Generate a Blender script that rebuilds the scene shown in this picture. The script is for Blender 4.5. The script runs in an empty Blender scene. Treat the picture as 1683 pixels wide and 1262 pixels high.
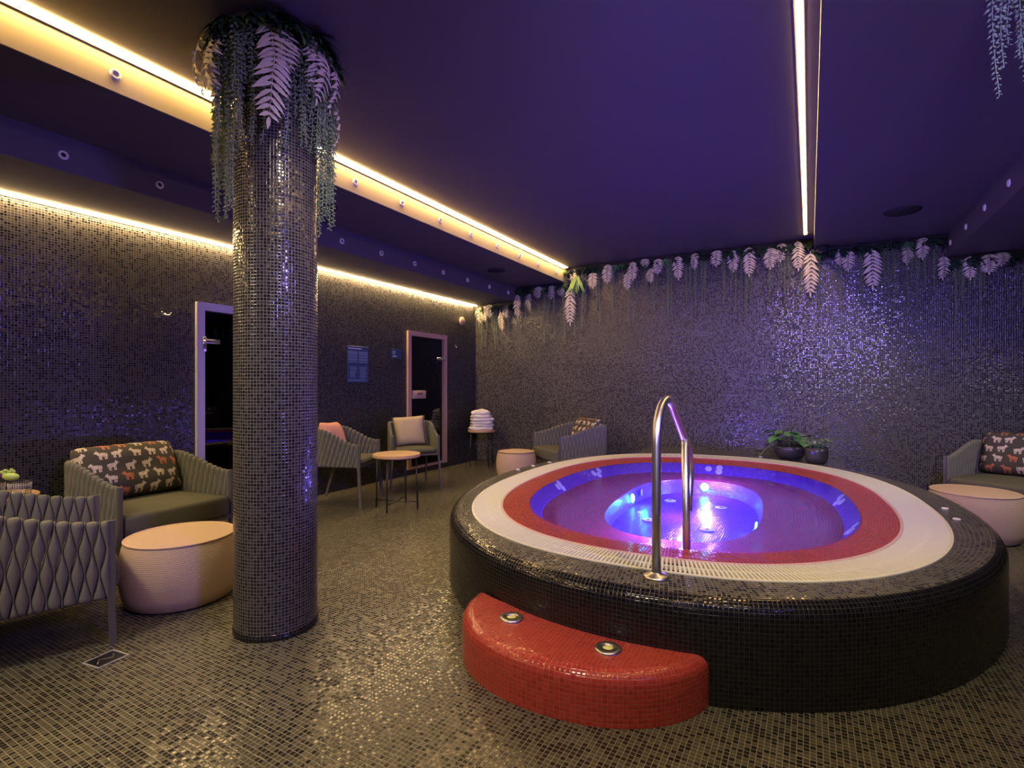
import bpy, bmesh, math, random
from mathutils import Vector, Matrix, noise
sc = bpy.context.scene
COL = sc.collection
PI = math.pi
rnd = random.Random(7)

# ------------------------------------------------------------------ object helpers
def tag(o, label=None, cat=None, group=None, kind=None):
    if label: o['label'] = label
    if cat: o['category'] = cat
    if group: o['group'] = group
    if kind: o['kind'] = kind
    return o

def empty(name, loc=(0, 0, 0), rz=0.0, label=None, cat=None, group=None, kind=None):
    o = bpy.data.objects.new(name, None)
    o.empty_display_size = 0.1
    COL.objects.link(o)
    o.location = loc
    o.rotation_euler = (0, 0, rz)
    return tag(o, label, cat, group, kind)

class MB:
    """collects verts, faces and uvs of one mesh"""
    def __init__(s):
        s.v = []; s.f = []; s.uv = []
    def add(s, vs, fs, uvs=None):
        b = len(s.v)
        s.v += [tuple(p) for p in vs]
        for i, f in enumerate(fs):
            s.f.append([b + k for k in f])
            s.uv.append(uvs[i] if uvs else None)
        return s
    def box(s, x0, x1, y0, y1, z0, z1):
        v = [(x, y, z) for z in (z0, z1) for y in (y0, y1) for x in (x0, x1)]
        f = [(0, 2, 3, 1), (4, 5, 7, 6), (0, 1, 5, 4), (2, 6, 7, 3), (0, 4, 6, 2), (1, 3, 7, 5)]
        uv = []
        for q in f:
            c = [v[k] for k in q]
            n = (Vector(c[1]) - Vector(c[0])).cross(Vector(c[2]) - Vector(c[0]))
            a = max(range(3), key=lambda k: abs(n[k]))
            uv.append([(p[1], p[2]) if a == 0 else (p[0], p[2]) if a == 1 else (p[0], p[1]) for p in c])
        return s.add(v, f, uv)
    def quad(s, a, b, c, d, uv=None):
        return s.add([a, b, c, d], [(0, 1, 2, 3)], [uv] if uv else None)
    def loft(s, rings, closed=True, cap0=False, cap1=False, uvs=None):
        n = len(rings[0]); vs = [p for r in rings for p in r]; fs = []; us = []
        for j in range(len(rings) - 1):
            for i in range(n if closed else n - 1):
                k = (i + 1) % n
                fs.append((j * n + i, j * n + k, (j + 1) * n + k, (j + 1) * n + i))
                if uvs:
                    U = uvs
                    us.append([U(i, j), U(i + 1, j), U(i + 1, j + 1), U(i, j + 1)])
        if cap0: fs.append(tuple(range(n - 1, -1, -1))); us.append(None)
        if cap1: fs.append(tuple((len(rings) - 1) * n + i for i in range(n))); us.append(None)
        return s.add(vs, fs, us if uvs else None)
    def tube(s, pts, r, m=10, cap=True):
        pts = [Vector(p) for p in pts]
        rings = []
        up = None
        for i, p in enumerate(pts):
            t = (pts[min(i + 1, len(pts) - 1)] - pts[max(i - 1, 0)]).normalized()
            if up is None:
                up = Vector((0, 0, 1)) if abs(t.z) < .9 else Vector((1, 0, 0))
            a = t.cross(up).normalized(); b = a.cross(t).normalized(); up = b
            rr = r[i] if isinstance(r, (list, tuple)) else r
            rings.append([p + (a * math.cos(q) + b * math.sin(q)) * rr for q in [2 * PI * k / m for k in range(m)]])
        return s.loft(rings, cap0=cap, cap1=cap)
    def lathe(s, prof, m=32, c=(0, 0, 0), sx=1, sy=1, cap0=True, cap1=True):
        rings = [[(c[0] + sx * r * math.cos(2 * PI * k / m), c[1] + sy * r * math.sin(2 * PI * k / m), c[2] + z) for k in range(m)] for r, z in prof]
        L = [0]
        for a, b in zip(prof, prof[1:]): L.append(L[-1] + math.hypot(a[0] - b[0], a[1] - b[1]))
        R = max(r for r, z in prof)
        return s.loft(rings, cap0=cap0, cap1=cap1, uvs=lambda i, j: (2 * PI * R * i / m, L[j]))
    def sphere(s, c, rx, ry=None, rz=None, m=12, n=8):
        ry = rx if ry is None else ry; rz = rx if rz is None else rz
        prof = [(math.sin(PI * (k + .02) / (n + .04)), -math.cos(PI * (k + .02) / (n + .04))) for k in range(n + 1)]
        rings = [[(c[0] + rx * r * math.cos(2 * PI * k / m), c[1] + ry * r * math.sin(2 * PI * k / m), c[2] + rz * z) for k in range(m)] for r, z in prof]
        return s.loft(rings, cap0=True, cap1=True)
    def xf(s, M):
        s.v = [tuple(M @ Vector(p)) for p in s.v]; return s
    def build(s, name, mat, parent=None, smooth=True, label=None, angle=None):
        me = bpy.data.meshes.new(name)
        me.from_pydata(s.v, [], s.f)
        if any(u for u in s.uv):
            l = me.uv_layers.new(name='UVMap')
            i = 0
            for f, u in zip(s.f, s.uv):
                for k in range(len(f)):
                    l.data[i].uv = u[k] if u else (0, 0)
                    i += 1
        me.update()
        if smooth:
            me.polygons.foreach_set('use_smooth', [True] * len(me.polygons))
            if angle:
                me.set_sharp_from_angle(angle=math.radians(angle))
        me.materials.append(mat)
        o = bpy.data.objects.new(name, me)
        COL.objects.link(o)
        if parent: o.parent = parent
        if label: o['label'] = label
        return o

def rbox(x0, x1, y0, y1, z0, z1, r=.01, seg=3):
    bm = bmesh.new()
    bmesh.ops.create_cube(bm, size=1)
    for v in bm.verts:
        v.co = ((x0 + x1) / 2 + v.co.x * (x1 - x0), (y0 + y1) / 2 + v.co.y * (y1 - y0), (z0 + z1) / 2 + v.co.z * (z1 - z0))
    bmesh.ops.bevel(bm, geom=list(bm.edges), offset=r, segments=seg, profile=.5, affect='EDGES')
    m = MB(); bm.verts.index_update()
    m.add([v.co[:] for v in bm.verts], [[v.index for v in f.verts] for f in bm.faces])
    bm.free()
    return m

def copy_tree(o, parent=None):
    c = o.copy(); COL.objects.link(c)
    if parent: c.parent = parent
    for ch in list(o.children): copy_tree(ch, c)
    return c

# ------------------------------------------------------------------ node helpers
class X:
    """socket wrapper for math expressions"""
    nt = None
    def __init__(s, k): s.k = k
    @staticmethod
    def op(o, *a):
        n = X.nt.nodes.new('ShaderNodeMath'); n.operation = o
        for i, q in enumerate(a):
            if isinstance(q, X): X.nt.links.new(q.k, n.inputs[i])
            else: n.inputs[i].default_value = q
        return X(n.outputs[0])
    def __add__(s, b): return X.op('ADD', s, b)
    __radd__ = __add__
    def __sub__(s, b): return X.op('SUBTRACT', s, b)
    def __rsub__(s, b): return X.op('SUBTRACT', b, s)
    def __mul__(s, b): return X.op('MULTIPLY', s, b)
    __rmul__ = __mul__
    def __truediv__(s, b): return X.op('DIVIDE', s, b)
    def __lt__(s, b): return X.op('LESS_THAN', s, b)
    def __gt__(s, b): return X.op('GREATER_THAN', s, b)
    def fl(s): return X.op('FLOOR', s)
    def fr(s): return X.op('FRACT', s)
    def ab(s): return X.op('ABSOLUTE', s)
    def mn(s, b): return X.op('MINIMUM', s, b)
    def mx(s, b): return X.op('MAXIMUM', s, b)

def newmat(name):
    m = bpy.data.materials.new(name); m.use_nodes = True
    nt = m.node_tree; X.nt = nt
    b = nt.nodes['Principled BSDF']
    return m, nt, b

def lk(nt, a, b): nt.links.new(a.k if isinstance(a, X) else a, b)

def mixc(nt, f, a, b):
    n = nt.nodes.new('ShaderNodeMix'); n.data_type = 'RGBA'
    for s, q in ((n.inputs[0], f), (n.inputs[6], a), (n.inputs[7], b)):
        if isinstance(q, X): nt.links.new(q.k, s)
        elif isinstance(q, (tuple, list)): s.default_value = (*q[:3], 1)
        elif isinstance(q, (int, float)): s.default_value = q
        else: nt.links.new(q, s)
    return n.outputs[2]

def plain(name, col, rough=.5, metal=0, spec=.5, bump=None, var=0.0, scale=40):
    m, nt, b = newmat(name)
    b.inputs['Base Color'].default_value = (*col, 1)
    b.inputs['Roughness'].default_value = rough
    b.inputs['Metallic'].default_value = metal
    b.inputs['Specular IOR Level'].default_value = spec
    if bump or var:
        tc = nt.nodes.new('ShaderNodeTexCoord')
        nz = nt.nodes.new('ShaderNodeTexNoise'); nz.inputs['Scale'].default_value = scale; nz.inputs['Detail'].default_value = 3
        nt.links.new(tc.outputs['Object'], nz.inputs['Vector'])
        if var:
            c = mixc(nt, nz.outputs['Fac'], tuple(q * (1 - var) for q in col), tuple(min(1, q * (1 + var)) for q in col))
            nt.links.new(c, b.inputs['Base Color'])
        if bump:
            bp = nt.nodes.new('ShaderNodeBump'); bp.inputs['Strength'].default_value = bump; bp.inputs['Distance'].default_value = .01
            nt.links.new(nz.outputs['Fac'], bp.inputs['Height']); nt.links.new(bp.outputs[0], b.inputs['Normal'])
    return m

def emit(name, col, s):
    m, nt, b = newmat(name)
    b.inputs['Base Color'].default_value = (*col, 1)
    b.inputs['Emission Color'].default_value = (*col, 1)
    b.inputs['Emission Strength'].default_value = s
    return m

def mosaic(name, dark, light, grout, p=.0185, g=.075, mixpow=1.0, rough=.13, tilt=.05, bump=.35, thr=None, spec=.5, grough=.55):
    """small square glass tiles: uv in metres"""
    m, nt, b = newmat(name)
    uv = nt.nodes.new('ShaderNodeUVMap')
    sp = nt.nodes.new('ShaderNodeSeparateXYZ'); nt.links.new(uv.outputs[0], sp.inputs[0])
    u = X(sp.outputs[0]) / p; v = X(sp.outputs[1]) / p
    fu, fv = u.fr(), v.fr()
    cb = nt.nodes.new('ShaderNodeCombineXYZ'); lk(nt, u.fl(), cb.inputs[0]); lk(nt, v.fl(), cb.inputs[1])
    wn = nt.nodes.new('ShaderNodeTexWhiteNoise'); wn.noise_dimensions = '2D'; nt.links.new(cb.outputs[0], wn.inputs['Vector'])
    r = X(wn.outputs['Value'])
    if thr is not None:
        f = (r > thr) * .75 + (r * 7.3).fr() * .25
    else:
        f = X.op('POWER', r, mixpow)
    edge = fu.mn(1 - fu).mn(fv.mn(1 - fv))
    gm = edge < g
    tile = mixc(nt, f, dark, light)
    c = mixc(nt, gm, tile, grout)
    nt.links.new(c, b.inputs['Base Color'])
    lk(nt, gm * (grough - rough) + rough, b.inputs['Roughness'])
    b.inputs['Specular IOR Level'].default_value = spec
    bp = nt.nodes.new('ShaderNodeBump'); bp.inputs['Strength'].default_value = bump; bp.inputs['Distance'].default_value = .004
    h = X.op('SMOOTH_MIN', edge, .16, .12)
    lk(nt, h * 4, bp.inputs['Height'])
    # each tile sits at a slightly different tilt
    vs = nt.nodes.new('ShaderNodeVectorMath'); vs.operation = 'SUBTRACT'; nt.links.new(wn.outputs['Color'], vs.inputs[0]); vs.inputs[1].default_value = (.5, .5, .5)
    vm = nt.nodes.new('ShaderNodeVectorMath'); vm.operation = 'SCALE'; nt.links.new(vs.outputs[0], vm.inputs[0]); lk(nt, (1 - gm) * (tilt * 2), vm.inputs['Scale'])
    va = nt.nodes.new('ShaderNodeVectorMath'); va.operation = 'ADD'; nt.links.new(bp.outputs[0], va.inputs[0]); nt.links.new(vm.outputs[0], va.inputs[1])
    vn = nt.nodes.new('ShaderNodeVectorMath'); vn.operation = 'NORMALIZE'; nt.links.new(va.outputs[0], vn.inputs[0])
    nt.links.new(vn.outputs[0], b.inputs['Normal'])
    return m

def weave(name, col, p=.013, rough=.9):
    m, nt, b = newmat(name)
    uv = nt.nodes.new('ShaderNodeUVMap')
    sp = nt.nodes.new('ShaderNodeSeparateXYZ'); nt.links.new(uv.outputs[0], sp.inputs[0])
    u = X(sp.outputs[0]) / p; v = X(sp.outputs[1]) / (p * .8)
    o = (v.fl() * .5).fr()
    fu = ((u + o).fr() - .5).ab(); fv = (v.fr() - .5).ab()
    h = 1 - (fu * fu * 2.6 + fv * fv * 2.6)
    c = mixc(nt, h, tuple(q * .62 for q in col), tuple(min(1, q * 1.08) for q in col))
    nt.links.new(c, b.inputs['Base Color']); b.inputs['Roughness'].default_value = rough
    b.inputs['Specular IOR Level'].default_value = .2
    bp = nt.nodes.new('ShaderNodeBump'); bp.inputs['Strength'].default_value = .6; bp.inputs['Distance'].default_value = .004
    lk(nt, h, bp.inputs['Height']); nt.links.new(bp.outputs[0], b.inputs['Normal'])
    return m

def animal_print(name):
    """dark cotton printed with staggered rows of small four-legged animals"""
    m, nt, b = newmat(name)
    uv = nt.nodes.new('ShaderNodeUVMap')
    sp = nt.nodes.new('ShaderNodeSeparateXYZ'); nt.links.new(uv.outputs[0], sp.inputs[0])
    pw, ph = .122, .098
    v = X(sp.outputs[1]) / ph + 20.3
    row = v.fl()
    u = X(sp.outputs[0]) / pw + 20.2 + (row * .5).fr() + row * .13
    col = u.fl()
    cb = nt.nodes.new('ShaderNodeCombineXYZ'); lk(nt, col, cb.inputs[0]); lk(nt, row, cb.inputs[1])
    wn = nt.nodes.new('ShaderNodeTexWhiteNoise'); wn.noise_dimensions = '2D'; nt.links.new(cb.outputs[0], wn.inputs['Vector'])
    r = X(wn.outputs['Value']); r2 = (r * 17.3).fr(); r3 = (r * 41.7).fr()
    fx = ((u.fr() - .5) * pw + (r2 - .5) * .03); fy = (v.fr() - .5) * ph + (r3 - .5) * .016
    fx = fx * ((r2 > .5) * 1.64 - .82); fy = fy * .82
    def ell(cx, cy, rx, ry):
        a = (fx - cx) / rx; c = (fy - cy) / ry
        return (a * a + c * c) < 1
    def rect(cx, cy, hx, hy):
        return ((fx - cx).ab() < hx) * ((fy - cy).ab() < hy)
    msk = ell(-.002, .003, .025, .0135).mx(ell(.027, .019, .0105, .0085)).mx(ell(.019, .011, .009, .012)).mx(ell(.034, .016, .006, .005)).mx(ell(.023, .029, .003, .006))
    for lx, hy in ((-.021, .0125), (-.012, .0145), (.009, .0145), (.017, .0125)):
        msk = msk.mx(rect(lx, -.018, .0033, hy))
    msk = msk.mx(rect(-.028, .001, .002, .012))
    spots = nt.nodes.new('ShaderNodeTexNoise'); spots.inputs['Scale'].default_value = 95; nt.links.new(uv.outputs[0], spots.inputs['Vector'])
    cream = mixc(nt, (X(spots.outputs['Fac']) > .57), (.66, .56, .42), (.30, .25, .17))
    rust = mixc(nt, (X(spots.outputs['Fac']) > .55), (.52, .19, .09), (.32, .11, .06))
    ac = mixc(nt, r > .62, cream, rust)
    c = mixc(nt, msk, (.075, .067, .050), ac)
    nt.links.new(c, b.inputs['Base Color']); b.inputs['Roughness'].default_value = .85; b.inputs['Specular IOR Level'].default_value = .2
    return m

M = {}
M['paint'] = plain('dark_violet_grey_paint', (.105, .092, .105), .55, spec=.35)
M['fascia'] = plain('cream_beam_paint', (.46, .40, .24), .55)
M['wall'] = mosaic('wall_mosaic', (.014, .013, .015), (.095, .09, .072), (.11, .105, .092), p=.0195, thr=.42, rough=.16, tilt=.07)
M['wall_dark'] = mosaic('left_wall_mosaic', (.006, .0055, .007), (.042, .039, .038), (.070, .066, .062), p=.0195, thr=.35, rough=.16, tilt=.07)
M['floor'] = mosaic('floor_mosaic', (.012, .011, .010), (.088, .08, .053), (.19, .175, .122), p=.0205, thr=.44, rough=.17, tilt=.05)
M['pillar'] = mosaic('pillar_mosaic', (.010, .009, .010), (.042, .039, .037), (.145, .135, .122), p=.0168, g=.085, thr=.55, rough=.12, tilt=.05)
M['tubside'] = mosaic('black_side_mosaic', (.004, .004, .005), (.010, .010, .011), (.022, .02, .022), p=.0195, thr=.40, rough=.12, tilt=.05, g=.06)
M['tub'] = mosaic('glare_lightened_tub_mosaic', (.010, .010, .011), (.115, .11, .08), (.15, .142, .105), p=.0195, thr=.40, rough=.14, tilt=.06)  # mixed dark and grey tiles, colours lightened to imitate spotlight glare
M['red'] = mosaic('red_mosaic', (.36, .032, .020), (.48, .058, .036), (.36, .09, .06), p=.0185, mixpow=.8, rough=.14, tilt=.05, g=.06)
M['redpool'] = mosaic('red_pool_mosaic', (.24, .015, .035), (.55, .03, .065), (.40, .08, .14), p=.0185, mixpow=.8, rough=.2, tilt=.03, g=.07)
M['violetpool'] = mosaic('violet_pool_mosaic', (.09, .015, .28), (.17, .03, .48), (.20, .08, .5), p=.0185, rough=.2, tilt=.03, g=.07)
M['strap'] = plain('grey_green_rope', (.185, .178, .13), .9, spec=.2, bump=.25, var=.16, scale=260)
M['seat'] = plain('olive_grey_canvas', (.115, .11, .078), .9, spec=.2, bump=.1, var=.1, scale=300)
M['frame'] = plain('taupe_powder_coat', (.105, .098, .078), .4)
M['pouf'] = weave('beige_woven_cover', (.62, .45, .31))
M['piping'] = plain('beige_piping', (.60, .43, .29), .85)
M['pipingdark'] = plain('brown_piping', (.22, .14, .09), .85)
M['print'] = animal_print('animal_print_cotton')
M['pink'] = plain('pink_linen', (.72, .36, .24), .95, spec=.15, bump=.3, var=.08, scale=120)
M['beige'] = plain('beige_velvet', (.52, .42, .26), .9, spec=.15, bump=.4, var=.15, scale=70)
M['fringe'] = plain('pale_fringe', (.62, .54, .42), .95)
M['black'] = plain('black_metal', (.012, .012, .013), .35)
M['blackmatte'] = plain('black_grille', (.015, .012, .014), .8)
M['void'] = plain('dark_interior', (.012, .01, .01), .8)
M['steel'] = plain('brushed_steel', (.60, .58, .55), .34, metal=1)
M['satin'] = plain('satin_metal_frame', (.50, .48, .46), .4, metal=.2)
M['chrome'] = plain('chrome', (.8, .8, .82), .12, metal=1)
M['white'] = plain('white_plastic', (.78, .76, .68), .4)
M['cream'] = plain('cream_grating', (.80, .79, .60), .45)
M['channel'] = plain('grey_channel', (.07, .066, .055), .5)
M['pinkedge'] = plain('pale_pink_edge', (.72, .50, .44), .5)
M['towel'] = plain('white_terry', (.80, .77, .73), .95, spec=.1, bump=.5, var=.06, scale=160)
M['lilac'] = plain('white_aluminium', (.58, .55, .62), .4)
M['pot'] = plain('dark_bronze_glaze', (.06, .057, .055), .28, metal=.3)
M['soil'] = plain('soil', (.02, .015, .01), .95)
M['leaf'] = plain('green_leaf', (.11, .30, .09), .45, var=.35, scale=14)
M['leafpale'] = plain('variegated_leaf', (.30, .42, .17), .5, var=.5, scale=60)
M['silver'] = plain('silver_leaf', (.50, .56, .42), .6)
M['leafdark'] = plain('dark_leaf', (.025, .06, .03), .5, var=.4, scale=12)
M['bead'] = plain('grey_green_bead_leaf', (.24, .32, .18), .5, var=.25, scale=20)
M['fern'] = plain('pale_fern', (.68, .62, .44), .7, var=.12, scale=30)
M['spike'] = plain('bright_green_blade', (.16, .34, .09), .45, var=.3, scale=10)
M['led'] = emit('warm_led', (1, .62, .22), 68)
M['ledwhite'] = emit('neutral_warm_led', (1, .67, .29), 150)
M['profile'] = plain('aluminium_profile', (.35, .31, .30), .35, metal=.6)
M['lampcore'] = emit('cyan_lamp', (.10, .75, 1), 14)
M['jet'] = plain('white_jet', (.70, .80, .85), .35)
M['steplens'] = emit('amber_lens', (.62, .55, .16), .35)
M['poster'] = plain('blue_grey_sheet', (.035, .075, .16), .3)
M['posterline'] = plain('pale_blue_print', (.16, .21, .34), .4)
M['posterwhite'] = plain('white_print', (.6, .64, .75), .4)
M['cut'] = plain('pear_skin', (.42, .58, .14), .4, var=.1)
M['grape'] = plain('grape_skin', (.40, .52, .14), .3)
M['orange'] = plain('orange_peel', (.78, .26, .06), .5, bump=.2, scale=200)
M['plum'] = plain('plum_skin', (.07, .012, .03), .3)

def woodmat(name, a, b_, sc_=(60, 60, 4)):
    m, nt, b = newmat(name)
    tc = nt.nodes.new('ShaderNodeTexCoord'); mp = nt.nodes.new('ShaderNodeMapping'); mp.inputs['Scale'].default_value = sc_
    nz = nt.nodes.new('ShaderNodeTexNoise'); nz.inputs['Scale'].default_value = 1; nz.inputs['Detail'].default_value = 4
    nt.links.new(tc.outputs['Object'], mp.inputs[0]); nt.links.new(mp.outputs[0], nz.inputs['Vector'])
    c = mixc(nt, nz.outputs['Fac'], a, b_)
    nt.links.new(c, b.inputs['Base Color']); b.inputs['Roughness'].default_value = .5
    return m
M['wood'] = woodmat('oak_table_top', (.44, .26, .13), (.66, .44, .25), (60, 5, 60))
M['alder'] = woodmat('alder_frame', (.46, .29, .20), (.68, .47, .35))

# clear sheets: glass and water
def sheet(name, tint, rough, ior=1.45, noise_bump=None):
    m, nt, b = newmat(name)
    nt.nodes.remove(b)
    out = nt.nodes['Material Output']
    tr = nt.nodes.new('ShaderNodeBsdfTransparent'); tr.inputs[0].default_value = (*tint, 1)
    gl = nt.nodes.new('ShaderNodeBsdfGlossy'); gl.inputs['Roughness'].default_value = rough
    fr = nt.nodes.new('ShaderNodeFresnel'); fr.inputs[0].default_value = ior
    mx = nt.nodes.new('ShaderNodeMixShader')
    nt.links.new(fr.outputs[0], mx.inputs[0]); nt.links.new(tr.outputs[0], mx.inputs[1]); nt.links.new(gl.outputs[0], mx.inputs[2])
    nt.links.new(mx.outputs[0], out.inputs['Surface'])
    if noise_bump:
        tc = nt.nodes.new('ShaderNodeTexCoord'); nz = nt.nodes.new('ShaderNodeTexNoise'); nz.inputs['Scale'].default_value = noise_bump[0]
        nz.inputs['Detail'].default_value = 2
        nt.links.new(tc.outputs['Object'], nz.inputs['Vector'])
        bp = nt.nodes.new('ShaderNodeBump'); bp.inputs['Strength'].default_value = noise_bump[1]; bp.inputs['Distance'].default_value = .02
        nt.links.new(nz.outputs['Fac'], bp.inputs['Height'])
        nt.links.new(bp.outputs[0], gl.inputs['Normal']); nt.links.new(bp.outputs[0], fr.inputs['Normal'])
    return m
M['glass'] = sheet('smoked_glass', (.10, .10, .11), .0, 1.5)
M['water'] = sheet('pool_water', (.80, .88, 1.0), .02, 1.28, (7, .12))

# ------------------------------------------------------------------ the room
XL, YB, XR, YF = -5.08, 7.62, 4.6, -2.6
def struct(mb, name, mat, smooth=False): return tag(mb.build(name, mat, smooth=smooth), kind='structure')
m = MB(); m.box(XL - .15, XR, YF, YB + .15, -.12, 0); struct(m, 'floor', M['floor'])
# left wall with two door openings
D1, D2, DT = (2.86, 3.70), (5.86, 6.71), 2.06
m = MB()
def wl(y0, y1, z0, z1): m.box(XL - .12, XL, y0, y1, z0, z1)
wl(YF, D1[0], 0, 3.2); wl(D1[0], D1[1], DT, 3.2); wl(D1[1], D2[0], 0, 3.2); wl(D2[0], D2[1], DT, 3.2); wl(D2[1], YB, 0, 3.2)
wl(*D1, 0, .09); wl(*D2, 0, .09)
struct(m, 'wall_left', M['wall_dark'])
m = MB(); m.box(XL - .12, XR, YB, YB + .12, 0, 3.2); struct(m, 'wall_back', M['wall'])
m = MB(); m.box(XR - .02, XR + .1, .5, YB, 0, 3.2); struct(m, 'wall_right', M['wall'])
# ceilings step down towards the left wall and to the right
m = MB(); m.box(-3.345, .045, YF, YB, 3.15, 3.3); struct(m, 'ceiling', M['paint'])
m = MB(); m.box(-4.215, -3.345, YF, YB, 2.925, 3.3); struct(m, 'ceiling_middle', M['paint'])
m = MB(); m.box(XL, -4.215, YF, YB, 2.695, 3.3); struct(m, 'ceiling_low', M['paint'])
m = MB(); m.box(.045, 1.35, YF, YB, 3.016, 3.3); struct(m, 'ceiling_right', M['paint'])
m = MB(); m.box(1.35, XR, YF, YB, 2.755, 3.3); struct(m, 'ceiling_far_right', M['paint'])

m = MB(); m.box(-3.345, -3.337, YF, YB - .004, 2.926, 3.149); struct(m, 'trim_3', M['fascia'])
# dark rooms behind the glass doors
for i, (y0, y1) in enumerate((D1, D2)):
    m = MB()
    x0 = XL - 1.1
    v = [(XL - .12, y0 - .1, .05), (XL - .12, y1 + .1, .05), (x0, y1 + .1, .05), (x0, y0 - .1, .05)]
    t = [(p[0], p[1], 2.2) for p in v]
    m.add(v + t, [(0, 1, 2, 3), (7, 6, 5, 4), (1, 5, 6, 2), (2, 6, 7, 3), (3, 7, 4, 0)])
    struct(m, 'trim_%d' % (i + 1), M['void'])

def door(n, y0, y1, zt, fw, mat, label):
    r = empty('door_%d' % n, (XL, (y0 + y1) / 2, .08), kind='structure')
    w = (y1 - y0) / 2; h = zt - .08
    m = MB()
    for a, b, c, d in ((-w, -w + fw, 0, h), (w - fw, w, 0, h), (-w + fw, w - fw, h - fw, h), (-w + fw, w - fw, 0, .03)):
        m.box(-.10, .035, a, b, c, d)
    for a, b, c, d in ((-w + fw, -w + fw + .02, .03, h - fw), (w - fw - .02, w - fw, .03, h - fw), (-w + fw, w - fw, h - fw - .02, h - fw)):
        m.box(-.10, -.03, a, b, c, d)
    m.build('frame', mat, r, smooth=False)
    m = MB(); m.box(-.022, -.014, -w + fw + .004, w - fw - .004, .035, h - fw - .004)
    m.build('glass_pane', M['glass'], r, smooth=False)
    return r
d1 = door(1, 2.82, 3.74, 2.10, .075, M['lilac'], 'w')
m = rbox(-.012, .012, -.40, -.22, 1.63, 1.68, .006, 2); m.build('hinge', M['chrome'], d1)
m = rbox(.036, .05, -.41, -.375, 1.55, 1.69, .005, 2); m.build('hinge_plate', M['chrome'], d1)
d2 = door(2, 5.82, 6.75, 2.105, .07, M['alder'], 'w')
m = rbox(-.012, .045, .21, .42, 1.62, 1.67, .02, 3); m.build('hinge', M['chrome'], d2)
h = rbox(-.012, .04, -.36, -.07, 1.03, 1.15, .006, 2).build('handle', M['alder'], d2)
m = MB()
for k in range(9):
    y = -.265 + k * .013
    m.box(.0402, .0412, y, y + .008, 1.088 + (k % 3) * .004, 1.118 - (k % 2) * .005)
m.build('lettering', M['black'], h, smooth=False)

# ------------------------------------------------------------------ led strips
def led(name, x0, x1, z0, z1, y1, mat, label, lip=None):
    r = empty(name, ((x0 + x1) / 2, y1, z0), label=label, cat='light strip')
    cx, cz = (x0 + x1) / 2, z0
    MB().box(x0 - cx, x1 - cx, YF + .2 - y1, 0, .0, z1 - z0).build('diffuser', mat, r, smooth=False)
    m = MB()
    if lip: m.box(lip[0] - cx, lip[1] - cx, YF + .2 - y1, 0, lip[2] - cz, lip[3] - cz)
    m.box(x0 - cx - .004, x1 - cx + .004, 0, .008, -.001, z1 - z0)
    m.build('profile', M['profile'], r, smooth=False)
    return r
led('led_strip', -3.314, -3.284, 3.143, 3.15, 7.51, M['led'], 'warm light strip under main ceiling along the glowing yellow beam', (-3.337, -3.324, 3.12, 3.15))
led('led_strip', -5.058, -5.026, 2.687, 2.694, 7.60, M['ledwhite'], 'warm light strip along the top of the left mosaic wall', (-5.079, -5.066, 2.68, 2.695))
led('led_strip', -.060, -.030, 3.142, 3.15, 7.29, M['led'], 'warm light strip running straight overhead to the back wall', (-.07, -.022, 3.146, 3.15))

# ------------------------------------------------------------------ small ceiling fittings
def star(name, loc, face, label, group):
    """small round starlight fitting on a vertical beam face"""
    r = empty(name, loc, label=label, cat='light', group=group)
    R = Matrix.Rotation(PI / 2 * face, 4, 'Y')
    m = MB(); m.lathe([(.014, .004), (.017, .012), (.024, .011), (.029, .006), (.030, 0)], 20, cap0=False, cap1=False); m.xf(R); m.build('ring', M['white'], r)
    m = MB(); m.lathe([(.0145, .0), (.0145, .004)], 16); m.xf(R); m.build('lens', M['white'] if 'yellow' in label else M['blackmatte'], r)
    return r
ordn = ['farthest', 'second', 'third', 'fourth', 'fifth', 'sixth', 'seventh', 'eighth', 'ninth']
def series(ys, x, z, face, where, group):
    ys = sorted(ys, reverse=True)
    for i, y in enumerate(ys):
        l = 'round spot in %s, %s' % (where, 'the one next to the back wall' if i == 0 else ordn[i] + ' from the back wall')
        star('ceiling_spot', (x, y, z), face, l, group)
series([1.42, 3.176, 3.757, 4.343, 4.91, 5.487, 6.051, 6.604, 7.212], -3.337, 3.02, 1, 'the glowing yellow beam face', 'spots along the yellow beam')
series([1.502, 2.08, 3.828, 4.402, 4.978, 5.552, 6.117, 6.698, 7.265], -4.215, 2.80, 1, 'the dark beam face at left', 'spots along the dark left beam')
series([5.45, 6.10, 6.74, 7.40], 1.35, 2.88, -1, 'the right-hand beam face', 'spots along the right beam')

def speaker(loc, R, label):
    r = empty('ceiling_speaker', loc, label=label, cat='speaker')
    m = MB(); m.lathe([(R, 0), (R, -.006), (R - .008, -.012)], 40, cap0=False, cap1=False); m.build('rim', M['blackmatte'], r)
    m = MB(); m.lathe([(R - .008, -.006), (R - .008, -.010)], 40); m.build('grille', M['blackmatte'], r)
speaker((-3.82, 3.28, 2.925), .105, 'round black ceiling speaker just behind the mosaic pillar')
speaker((-3.83, 6.26, 2.925), .125, 'round black ceiling speaker between the two left beams near the corner')
speaker((.79, 6.34, 3.016), .155, 'round black ceiling speaker to the right of the overhead light strip')
r = empty('ceiling_spotlight', (.13, 7.44, 3.016), label='short black cylinder spotlight on the ceiling among plants by the back wall', cat='light')
m = MB(); m.lathe([(.065, 0), (.065, -.075), (.058, -.085), (.05, -.08)], 24); m.build('housing', M['blackmatte'], r)
m = MB(); m.lathe([(.045, -.0805), (.045, -.082)], 20); m.build('lens', M['chrome'], r)

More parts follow.
